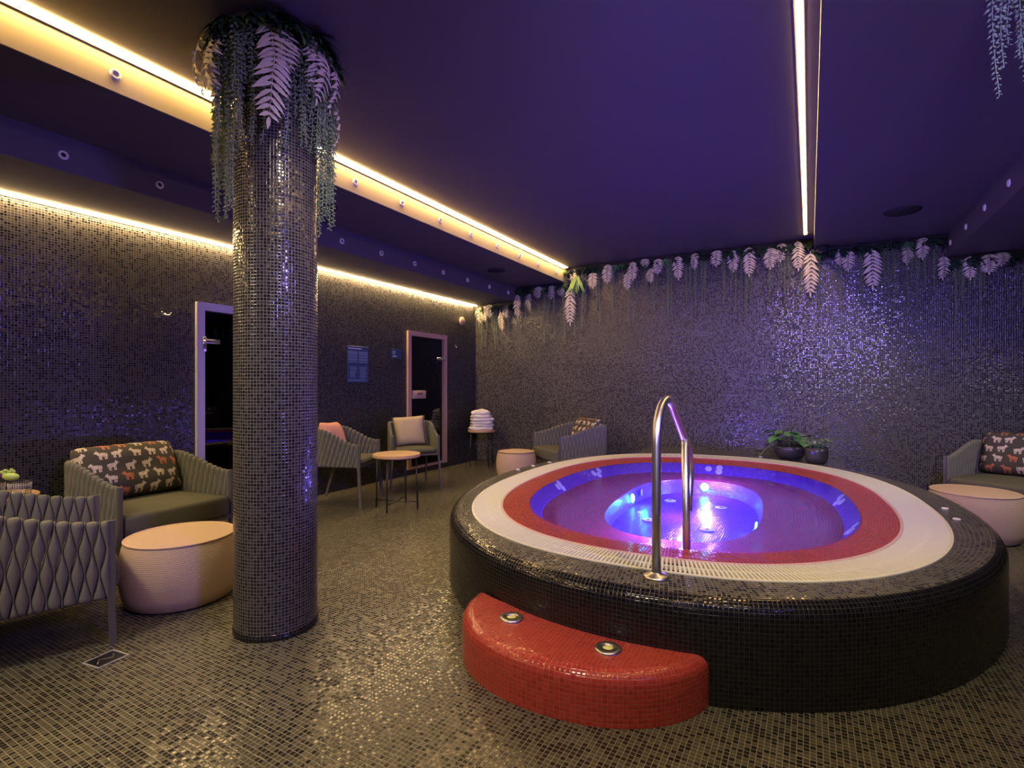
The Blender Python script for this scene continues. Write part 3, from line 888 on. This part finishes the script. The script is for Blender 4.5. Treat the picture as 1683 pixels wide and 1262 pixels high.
def fruit(name, loc, rx, ry, rz, mat, label, rot=0):
    o = MB().sphere((0, 0, 0), rx, ry, rz, 18, 12).build(name, mat); o.location = loc; o.rotation_euler = (rot, .08, .55); tag(o, label, 'fruit')
    MB().tube([(0, 0, rz * .95), (.003, .002, rz + .010)], .002, 6).build('stem', M['soil'], o)
fruit('pear', (-4.575, 1.352, .701), .052, .030, .026, M['cut'], 'pale green pear lying on top of the wire baskets')
fruit('orange', (-4.66, 1.288, .682), .034, .034, .03, M['orange'], 'orange on top of the left wire basket')
fruit('orange', (-4.612, 1.262, .664), .028, .028, .026, M['orange'], 'small orange in the left wire basket below the plum')
fruit('plum', (-4.627, 1.315, .703), .022, .022, .020, M['plum'], 'dark plum beside the pear on the wire baskets')
m = MB()
for k in range(13):
    m.sphere((rnd.uniform(-.034, .034), rnd.uniform(-.02, .02), rnd.uniform(0, .018)), .0125, m=10, n=6)
gb = m.build('grape_bunch', M['grape']); gb.location = (-4.615, 1.352, .722); gb.rotation_euler = (0, 0, .55)
tag(gb, 'small bunch of green grapes behind the pear', 'fruit')
MB().tube([(0, 0, .015), (.01, .0, .035), (.025, .005, .042)], .0018, 6).build('stalk', M['soil'], gb)

# ------------------------------------------------------------------ potted plants
def leafmesh(m, base, d, L, W, up=Vector((0, 0, 1)), bend=.25, heart=False, seg=5):
    """one thin folded leaf with real droop"""
    base, d = Vector(base), Vector(d).normalized()
    side = d.cross(up)
    side = side.normalized() if side.length > 1e-3 else Vector((1, 0, 0))
    nn = side.cross(d).normalized()
    rows = []
    for k in range(seg + 1):
        t = k / seg
        wd = W / 2 * (math.sin(PI * min(1, (t * .93 + .07)) ** (.62 if heart else .8)) if k < seg else .02)
        if heart and k == 0: wd = W * .30
        c = base + d * (L * t) - nn * (bend * L * t * t)
        rows.append((c - side * wd + nn * wd * .25, c, c + side * wd + nn * wd * .25))
    vs = [p for r_ in rows for p in r_]
    fs = []
    for k in range(seg):
        a = 3 * k
        fs += [(a, a + 1, a + 4, a + 3), (a + 1, a + 2, a + 5, a + 4)]
    m.add(vs, fs)

def pot(loc, R, H, bowl, label):
    r = empty('potted_plant', loc, label=label, cat='plant')
    if bowl: prof = [(R * .45, 0), (R * .72, H * .10), (R * .93, H * .40), (R, H * .78), (R * .98, H), (R * .93, H), (R * .93, H * .85)]
    else: prof = [(R * .60, 0), (R * .82, H * .08), (R * .97, H * .35), (R, H * .75), (R * .98, H), (R * .92, H), (R * .92, H * .85)]
    m = MB(); m.lathe(prof, 40, cap1=False); m.build('pot', M['pot'], r)
    m = MB(); m.lathe([(R * .92, H * .86), (.01, H * .9)], 24, cap0=False); m.build('soil', M['soil'], r)
    return r
LZ = .432
p1 = pot((-.205, 7.04, LZ - .006), .168, .165, True, 'trailing green plant in a wide dark bowl on the tub ledge')
for k in range(30):
    a = rnd.uniform(0, 2 * PI); q = rnd.uniform(.02, .12); h0 = .165
    x, y = q * math.cos(a), q * math.sin(a)
    lean = rnd.uniform(.03, .10); hh = rnd.uniform(.04, .17)
    m = MB(); e = Vector((x + lean * math.cos(a), y + lean * math.sin(a), h0 + hh))
    m.tube([(x, y, h0 - .02), ((x + e.x) / 2, (y + e.y) / 2, h0 + hh * .7), tuple(e)], .0022, 5)
    s = m.build('stem', M['leafdark'], p1)
    m = MB(); leafmesh(m, e, (math.cos(a + rnd.uniform(-.7, .7)), math.sin(a + rnd.uniform(-.7, .7)), rnd.uniform(-.3, .5)), rnd.uniform(.11, .16), rnd.uniform(.085, .12), heart=True)
    m.build('leaf', M['leaf'], s)
m = MB(); tr = [(-.10, -.04, .16), (-.20, -.05, .165), (-.27, -.09, .10), (-.31, -.12, .045), (-.33, -.13, .05)]
m.tube(tr, .003, 6); s = m.build('stem', M['leafpale'], p1, label='trailing pale stem')
for p, d in ((tr[1], (-.3, -.6, .5)), (tr[1], (-.8, .2, .4)), (tr[2], (-.8, -.3, .5)), (tr[4], (-.5, -.5, .35)), (tr[3], (-1, .3, -.1))):
    m = MB(); leafmesh(m, p, d, .085, .075, heart=True); m.build('leaf', M['leafpale'], s)
p2 = pot((.066, 6.79, LZ - .006), .118, .185, False, 'pale variegated plant in a tall dark pot on the tub ledge')
for k in range(44):
    a = rnd.uniform(0, 2 * PI); q = rnd.uniform(.01, .08); x, y = q * math.cos(a), q * math.sin(a); h0 = .18
    hh = rnd.uniform(.01, .10); e = Vector((x * 1.4, y * 1.4, h0 + hh))
    m = MB(); m.tube([(x, y, h0 - .02), tuple(e)], .002, 5); s = m.build('stem', M['leaf'], p2)
    m = MB()
    if k % 2: leafmesh(m, e, (math.cos(a), math.sin(a), rnd.uniform(-.2, .6)), rnd.uniform(.06, .085), rnd.uniform(.05, .065), heart=True); m.build('leaf', M['leafpale'], s)
    else:
        leafmesh(m, e, (math.cos(a), math.sin(a), rnd.uniform(-.5, .4)), rnd.uniform(.07, .10), .014); m.build('leaf', M['silver'], s)

# ------------------------------------------------------------------ hanging plants
def fern_mesh(L, W, seed, curve=.25):
    """hanging fern frond, root at origin, tip down; faces -y"""
    rg = random.Random(seed); m = MB(); n = int(4 + L * 20)
    def ctr(t): return Vector((math.sin(t * 2 + seed) * .03 * L, -curve * L * math.sin(PI * min(1, t * 1.1)) * .55, -L * t))
    m.tube([ctr(k / 8) for k in range(9)], [.0035 * (1 - .7 * k / 8) for k in range(9)], 5)
    for k in range(n):
        t = .06 + .88 * k / n
        wl_ = W / 2 * (math.sin(PI * (.22 + .78 * t)) ** .7 if t < .95 else .3)
        for s in (-1, 1):
            d = Vector((s, -.25 + rg.uniform(-.15, .15), -.42 + rg.uniform(-.12, .12)))
            leafmesh(m, ctr(t), d, wl_ * 1.1 + .008, .015 + .035 * W, up=Vector((0, -1, .2)), bend=rg.uniform(.1, .45), seg=4)
    leafmesh(m, ctr(.9), (.25 * math.sin(seed), -.1, -1), L * .16, .026, up=Vector((0, -1, 0)), bend=.1)
    return m
ferns = [fern_mesh(.30, .20, s).build('fern_frond', M['fern']) for s in range(4)]
def strand_mesh(L, seed):
    """trailing strand of small plump leaves hanging from the origin"""
    rg = random.Random(seed); m = MB()
    def ctr(t):
        return Vector((.012 * math.sin(t * 4 + seed) * t + (.03 * max(0, t - .8) * 5 * math.sin(seed * 2.1)) * .35, .01 * math.cos(t * 3 + seed) * t, -L * t))
    m.tube([ctr(k / 8) for k in range(9)], .0022, 4)
    n = int(L / .0085)
    for k in range(n):
        t = (k + .5) / n; a = k * 2.4 + rg.uniform(-.3, .3)
        c = ctr(t); d = Vector((math.cos(a), math.sin(a), -.75))
        s = .031 * (1 - .5 * t) * rg.uniform(.8, 1.15)
        dn = d.normalized(); x = dn.cross(Vector((0, 0, 1))).normalized(); y = x.cross(dn)
        p = [c + dn * s * .15, c + dn * s * .6 + x * s * .30, c + dn * s * .6 + y * s * .22, c + dn * s * .6 - x * s * .30, c + dn * s * .6 - y * s * .22, c + dn * s * 1.25]
        m.add(p, [(0, 1, 2), (0, 2, 3), (0, 3, 4), (0, 4, 1), (5, 2, 1), (5, 3, 2), (5, 4, 3), (5, 1, 4)])
    return m
STL = [.3, .45, .6, .75, .9, 1.15]
strands = [strand_mesh(l, i + 3).build('trailing_strand', M['bead']) for i, l in enumerate(STL)]
for o in strands: pass
def sprig_mesh(seed, n=9, L=.13, W=.05, spread=1.0):
    rg = random.Random(seed); m = MB()
    for k in range(n):
        a = rg.uniform(-1, 1) * spread
        d = Vector((math.sin(a * 1.5), -.35 - .5 * rg.random(), -.2 - .8 * rg.random() + .4 * abs(a) * rg.random()))
        b = Vector((rg.uniform(-.03, .03), -.01, rg.uniform(-.03, .02)))
        leafmesh(m, b, d, L * rg.uniform(.7, 1.2), W * rg.uniform(.7, 1.2), up=Vector((0, -.3, 1)), bend=rg.uniform(.1, .6))
    return m
sprigs = [sprig_mesh(s).build('leafy_sprig', M['leafdark']) for s in range(3)] + [sprig_mesh(9, 10, .11, .04).build('leafy_sprig', M['leaf'])]
used = set()
def inst(src, loc, rot, scale, label, cat, group):
    o = src
    if src in used:
        o = src.copy(); COL.objects.link(o)
    used.add(src)
    o.location = loc; o.rotation_euler = rot; o.scale = scale
    return tag(o, label, cat, group)
def ceil(x): return 2.695 if x < -4.215 else 2.925 if x < -3.345 else 3.15 if x < .045 else 3.016 if x < 1.35 else 2.755
def zone(x):
    if x < -4.215: return 'in the far left corner'
    if x < -3.30: return 'between the two left beams'
    if x < -1.65: return 'right of the yellow beam'
    if x < -.5: return 'left of the overhead strip'
    if x < .07: return 'at the overhead strip end'
    if x < 1.33: return 'left of the right beam'
    return 'under the right beam'
F = [(-3.19,3.09,0.26),(-2.87,3.00,0.23),(-2.63,3.09,0.27),(-2.33,2.94,0.24),(-2.25,3.09,0.26),(-2.07,3.12,0.12),(-1.99,2.97,0.20),(-1.88,3.09,0.21),(-1.60,3.09,0.32),(-3.26,2.81,0.56),(-1.38,3.13,0.21),(-1.09,3.13,0.21),(-0.89,3.09,0.28),(-0.70,3.12,0.37),(-0.44,3.05,0.26),(-0.32,3.12,0.23),(-0.13,3.12,0.36),(0.0,2.94,0.52),(0.32,2.94,0.19),(0.41,2.91,0.24),(0.64,2.90,0.46),(0.97,2.90,0.21),(1.12,2.97,0.24),(1.30,2.73,0.25),(1.54,2.73,0.25),(1.69,2.72,0.21),(1.79,2.72,0.14),(-4.91,2.63,0.26),(-4.82,2.64,0.26),(-4.72,2.65,0.21),(-4.49,2.58,0.36),(-4.40,2.61,0.20),(-4.17,2.78,0.37),(-3.97,2.78,0.27),(-3.80,2.87,0.18),(-3.55,2.86,0.20),(-3.41,2.82,0.13),(2.1,2.72,.3),(2.4,2.72,.25)]
S = [(-3.18,1.00),(-3.04,0.91),(-2.79,0.90),(-2.55,0.89),(-2.58,0.63),(-2.32,0.86),(-2.26,0.89),(-2.08,0.60),(-1.96,0.83),(-1.76,0.87),(-1.71,0.81),(-1.50,0.67),(-1.40,0.83),(-1.45,0.57),(-1.30,0.65),(-1.24,0.85),(-1.00,0.74),(-0.87,0.82),(-0.90,0.51),(-0.79,0.65),(-0.75,0.84),(-0.71,0.93),(-0.67,0.69),(-0.45,0.75),(-0.35,0.57),(-0.28,0.88),(-0.24,0.62),(-0.13,0.86),(0.10,0.84),(0.31,0.98),(0.37,0.46),(0.54,0.77),(0.71,0.57),(0.80,0.95),(0.86,0.83),(0.99,0.80),(1.08,0.80),(1.14,0.60),(1.23,0.59),(1.41,0.77),(1.46,0.44),(1.49,0.85),(1.54,0.38),(1.62,0.78),(1.59,0.32),(-4.94,0.46),(-4.89,0.71),(-4.82,0.70),(-4.69,0.44),(-4.66,0.73),(-4.61,0.68),(-4.39,0.63),(-4.20,0.89),(-4.06,0.63),(-3.70,0.89),(-3.54,0.83),(-3.37,0.91),(-3.64,0.57),(2.0,.6),(2.25,.8)]
for i, (x, z, L) in enumerate(F):
    s = L / .30
    z = min(z + .03, ceil(x) - .015)
    inst(ferns[i % 4], (x, 7.535 - .02 * (i % 3), z), (0, 0, rnd.uniform(-.35, .35)), ((.48 + .25 * s if s > 1 else .72) * rnd.uniform(.85, 1.15), .8, s * 1.05),
         'pale fern frond hanging on the back wall ' + zone(x), 'fern', 'pale ferns ' + zone(x))
def strand(x, y, ztop, L, label, group):
    k = min(range(len(STL)), key=lambda q: abs(STL[q] - L))
    inst(strands[k], (x, y, ztop), (rnd.uniform(-.02, .02), rnd.uniform(-.02, .02), rnd.uniform(0, 6.28)), (1, 1, L / STL[k]), label, 'plant', group)
for x, L in S:
    strand(x, 7.55 + rnd.uniform(-.03, .03), ceil(x) - .04, L, 'green trailing strand on the back wall ' + zone(x), 'long green strands ' + zone(x))
    if rnd.random() < .8:
        dx = rnd.uniform(-.05, .05)
        if abs(x + dx - .045) > .02: strand(x + dx, 7.57, ceil(x + dx) - .04, L * rnd.uniform(.45, .8), 'green trailing strand on the back wall ' + zone(x + dx), 'long green strands ' + zone(x + dx))
x = -4.98
while x < 2.3:
    inst(sprigs[rnd.randrange(3) if rnd.random() < .8 else 3], (x, 7.55, ceil(x) - .05), (rnd.uniform(-.3, .2), rnd.uniform(-.5, .5), rnd.uniform(-.5, .5)), (1, 1, 1),
         'dark leafy sprig at the top of the back wall ' + zone(x), 'plant', 'dark sprigs ' + zone(x))
    x += rnd.uniform(.09, .15)
# bright blade-leaved plant at the end of the yellow beam
m = MB()
for k in range(22):
    a = rnd.uniform(-1.1, 1.1)
    leafmesh(m, (rnd.uniform(-.02, .02), 0, rnd.uniform(-.02, .02)), (math.sin(a) * .75, -.25 - .3 * rnd.random(), -.9), rnd.uniform(.18, .33), .03, up=Vector((0, -1, .3)), bend=rnd.uniform(-.1, .25), seg=5)
o = m.build('spider_plant', M['spike']); o.location = (-3.12, 7.50, 2.98)
tag(o, 'bright green blade-leaved plant hanging at the end of the yellow beam', 'plant')
m = MB()
for k in range(9):
    a = rnd.uniform(-1, 1); leafmesh(m, (rnd.uniform(-.06, .06), 0, rnd.uniform(-.05, .05)), (a, -.5, rnd.uniform(-.6, .6)), .08, .06, heart=True)
o = m.build('leafy_sprig', M['leafpale']); o.location = (-3.30, 7.50, 2.90); tag(o, 'pale green round-leaved sprig beside the bright blade-leaved plant', 'plant')
# dark backing boards that carry the plants
for (a, b), w in (((XL + .02, -4.22), 'in the far left corner'), ((-4.21, -3.35), 'between the two left beams'), ((-3.34, .04), 'under the main ceiling'), ((.05, 1.34), 'left of the right beam'), ((1.36, 3.2), 'under the right beam')):
    zc = ceil((a + b) / 2)
    m = MB(); m.box(a, b, 7.575, YB - .001, zc - .11, zc - .002); tag(m.build('plant_rail', M['void'], smooth=False), 'dark rail holding hanging plants on the back wall ' + w, 'rail')

# plants round the pillar top
m = MB(); m.lathe([(PR + .005, 3.03), (PR + .05, 3.04), (PR + .06, 3.149)], 40, c=(*PC, 0), cap0=False, cap1=False); o = m.build('plant_ring', M['void'])
tag(o, 'dark ring round the pillar top that holds the plants', 'rail')
cam_a = math.atan2(-PC[1], -PC[0])     # side of the pillar that looks to the camera
for k in range(120):
    a = 2 * PI * k / 120 + rnd.uniform(-.03, .03)
    da = abs((a - cam_a + PI) % (2 * PI) - PI)
    L = rnd.uniform(.30, .62) if da < .75 else rnd.uniform(.45, 1.0) if da < 1.9 else rnd.uniform(.3, .7)
    if da < .45 and k % 2: continue
    q = PR + rnd.uniform(.025, .10)
    strand(PC[0] + q * math.cos(a), PC[1] + q * math.sin(a), 3.10, L, 'green trailing strand hanging round the top of the pillar', 'green strands round the pillar')
for k in range(34):
    a = 2 * PI * k / 34 + rnd.uniform(-.06, .06); q = PR + .05
    inst(sprigs[3] if k % 2 else sprigs[k % 3], (PC[0] + q * math.cos(a), PC[1] + q * math.sin(a), 3.13), (rnd.uniform(-.3, .2), rnd.uniform(-.4, .4), a + PI / 2), (1, 1, 1), 'leafy green sprig at the top of the pillar', 'plant', 'sprigs round the pillar')
for da, z, L, w, out in ((-1.25, 3.06, .40, 1.2, .10), (-1.45, 3.10, .34, 1.1, .13), (-1.05, 3.03, .30, .9, .09), (-.12, 3.10, .34, 1.25, .07), (-.02, 2.95, .42, 1.25, .10), (.1, 3.08, .24, 1.1, .05),
                          (.62, 3.10, .30, 1.1, .06), (.85, 3.08, .34, 1.0, .07), (1.15, 3.07, .32, .9, .08), (1.5, 2.95, .42, .7, .07), (2.3, 3.1, .3, 1, .05), (-2.2, 3.1, .3, 1, .05)):
    a = cam_a - da
    a = cam_a + da
    q = PR + out
    inst(ferns[int(abs(da) * 10) % 4], (PC[0] + q * math.cos(a), PC[1] + q * math.sin(a), z), (0, rnd.uniform(-.15, .15), a + PI / 2), (w * .62, 1, L / .3 * .9), 'pale fern frond hanging from the top of the pillar', 'fern', 'pale ferns round the pillar')
for i in range(6):
    a = cam_a + 2.4 + .25 * i
    strand(PC[0] + .27 * math.cos(a), PC[1] + .27 * math.sin(a), 3.10, STL[i], 'green trailing strand hanging round the top of the pillar', 'green strands round the pillar')
# strands from the ceiling at the right
for i, (x, y, L) in enumerate(((.69, 3.0, .47), (.725, 3.02, .34), (.755, 3.05, .22), (.785, 3.03, .30), (.80, 3.08, .42), (.84, 3.06, .5))):
    strand(x, y, 3.014, L, 'thin trailing strand hanging from the ceiling at the top right corner', 'strands in the top right corner')
o = sprigs[0].copy(); COL.objects.link(o); o.location = (.80, 3.05, 3.0); o.rotation_euler = (0, 0, 0); o.scale = (1, 1, 1)
tag(o, 'dark leafy sprig on the ceiling at the top right corner', 'plant', 'top right sprig')

# ------------------------------------------------------------------ wall things
o = rbox(-.003, .003, -.18, .18, -.235, .235, .002, 1).build('rules_poster', M['poster'], smooth=False); o.location = (XL + .006, 4.877, 1.577)
tag(o, 'blue-grey printed rules poster on the left wall', 'poster')
m = MB(); m.box(.0032, .0036, -.165, .06, .195, .208); m.build('heading', M['posterwhite'], o, smooth=False)
m = MB()
for c0 in (-.165, .01):
    for z0, z1 in ((.12, .17), (.085, .112), (.045, .078), (.02, .036)): m.box(.0032, .0036, c0, c0 + .155, z0, z1)
    z = -.03; rr_ = random.Random(3 if c0 < 0 else 4)
    while z > -.17:
        h_ = rr_.uniform(.008, .018); m.box(.0032, .0036, c0 + rr_.uniform(0, .03), c0 + .155 - rr_.uniform(0, .05), z - h_, z); z -= h_ + .007
m.box(.0032, .0036, -.165, .15, -.215, -.195)
m.build('text_block', M['posterline'], o, smooth=False)
o = rbox(-.003, .003, -.105, .105, -.066, .066, .002, 1).build('door_sign', M['poster'], smooth=False); o.location = (XL + .006, 5.605, 1.752)
tag(o, 'small blue-grey sign beside the sauna door', 'sign')
m = MB(); m.box(.0032, .0036, -.085, -.03, .018, .032); m.box(.0032, .0036, -.085, -.035, -.006, .004); m.box(.0032, .0036, -.085, -.005, -.042, -.028); m.build('lettering', M['posterwhite'], o, smooth=False)
o = empty('wall_lamp', (XL, 7.186, 2.385), label='small round wooden disc high on left wall above sauna door', cat='wall disc')
m = MB(); m.lathe([(.06, 0), (.068, .01), (.068, .03), (.058, .038)], 28); m.xf(Matrix.Rotation(PI / 2, 4, 'Y')); m.build('cover', M['alder'], o)
def hook(loc, rz, label):
    r = empty('robe_hook', loc, rz, label, 'hook')
    m = MB(); m.lathe([(.012, 0), (.012, .008)], 16); m.xf(Matrix.Rotation(-PI / 2, 4, 'X') if False else Matrix.Rotation(PI / 2, 4, 'X')); m.build('plate', M['chrome'], r)
    for s in (-1, 1):
        m = MB(); m.tube([(0, -.008, 0), (s * .02, -.022, -.004), (s * .034, -.030, .0), (s * .038, -.032, .012)], .0055, 8); m.sphere((s * .038, -.032, .014), .008, m=10, n=6); m.build('prong', M['chrome'], r)
hook((XL, 2.548, 1.945), PI / 2, 'small chrome double robe hook on the left wall before the first door')
hook((XL, 7.013, 1.942), PI / 2, 'small chrome robe hook right of the sauna door')
hook((-4.353, YB, 1.953), 0, 'small chrome robe hook on the back wall near the corner')
# floor drain
o = empty('floor_drain', (-2.907, 1.20, .0), math.radians(-82), 'rectangular floor drain with steel frame near the left armchair', 'drain')
m = MB()
for a in ((-.068, .068, -.06, -.054), (-.068, .068, .054, .06), (-.068, -.062, -.054, .054), (.062, .068, -.054, .054)): m.box(*a, -.002, .004)
m.build('frame', M['satin'], o, smooth=False)
m = MB(); m.box(-.062, .062, -.054, .054, -.001, .0015); m.build('cover', M['black'], o, smooth=False)
m = MB(); m.tube([(-.045, -.02, .002), (-.02, .02, .003), (.02, -.02, .003), (.045, .015, .002)], .003, 6); m.build('grip', M['steel'], o)

# ------------------------------------------------------------------ light
def lamp(kind, loc, target, energy, col, size=.2, spot=1.2, blend=.6):
    l = bpy.data.lights.new('lamp', kind); l.energy = energy; l.color = col
    if kind == 'AREA': l.shape = 'DISK'; l.size = size
    else: l.shadow_soft_size = size
    if kind == 'SPOT': l.spot_size = spot; l.spot_blend = blend
    o = bpy.data.objects.new('lamp', l); COL.objects.link(o); o.location = loc
    if target is not None:
        o.rotation_euler = (Vector(target) - Vector(loc)).to_track_quat('-Z', 'Y').to_euler()
    return o
WARM = (1, .88, .65)
VIO = (.22, .15, 1)
# downlights of the part of the room behind and beside the camera
lamp('SPOT', (-.9, .2, 3.05), (-.8, 2.5, 0), 150, WARM, .25, 1.75, .9)
lamp('SPOT', (-2.9, -.3, 2.9), (-3.5, 1.9, .1), 170, WARM, .25, 1.45, .9)
lamp('SPOT', (.9, 1.0, 2.95), (-.6, 4.6, .4), 110, WARM, .15, 1.3, .8)
lamp('SPOT', (2.6, 5.2, 2.7), (1.3, 6.3, .5), 130, WARM, .12, 1.5, .8)
lamp('SPOT', (-.9, 1.0, 3.05), (-4.0, 4.6, .2), 120, WARM, .15, 1.0, .8)
# underwater lamps of the tub, then fill lights added in the water
BLUE = (.20, .22, 1)
for (c, n) in lamps:
    lamp('POINT', Vector(c) + Vector(n) * .09, None, 2.2, (.08, .20, 1), .0)
lamp('POINT', (-1.33, 4.84, .24), None, 2.6, (0, .6, 1), .0)
lamp('POINT', (-.93, 5.56, .24), None, 4.5, (0, .6, 1), .0)
o = lamp('AREA', (-.896, 4.609, .400), (-.896, 4.609, 0), 13, BLUE, 1)  # unseen area light added to imitate glow scattered by the water
o.data.shape = 'ELLIPSE'; o.data.size = 2.1; o.data.size_y = 3.0; o.rotation_euler = (0, 0, TH)
for x, y in ((-.9, 3.55), (-.95, 4.6), (-.9, 5.6)):
    lamp('POINT', (x, y, .398), None, 48, (.26, .12, 1), .0)  # added fill points without fittings, brighten basin walls and ceiling
# violet wash without fittings, added to tint the left and back walls
lamp('SPOT', (2.0, .8, 2.8), (-5, 3.5, 1.1), 1150, VIO, .3, 1.1, .9)
lamp('SPOT', (.5, -.8, 2.9), (-1.0, 7.6, 1.9), 1500, VIO, .3, 1.05, .8)
lamp('SPOT', (.8, -1.5, 2.0), (-.9, 7.6, 2.6), 190, (1, .92, .70), .45, .95, .8)  # added warm fill without a fitting, for the back wall plants

w = bpy.data.worlds.new('World'); sc.world = w; w.use_nodes = True
w.node_tree.nodes['Background'].inputs[0].default_value = (.20, .15, .36, 1)
w.node_tree.nodes['Background'].inputs[1].default_value = .20

# ------------------------------------------------------------------ camera
cam = bpy.data.cameras.new('Camera'); co = bpy.data.objects.new('Camera', cam); COL.objects.link(co)
cam.sensor_width = 36; cam.lens = 36 * 858 / 1683; cam.shift_y = 3 / 1683; cam.clip_start = .02
co.location = (0, 0, 1.3); co.rotation_euler = (PI / 2, 0, math.radians(29.7))
sc.camera = co
vs = sc.view_settings
vs.view_transform = 'Standard'; vs.look = 'None'; vs.exposure = 0; vs.gamma = 1; vs.use_curve_mapping = False
cy = sc.cycles
cy.max_bounces = 6; cy.diffuse_bounces = 3; cy.glossy_bounces = 3; cy.transmission_bounces = 4; cy.transparent_max_bounces = 8
cy.sample_clamp_indirect = 4; cy.caustics_reflective = False; cy.caustics_refractive = False
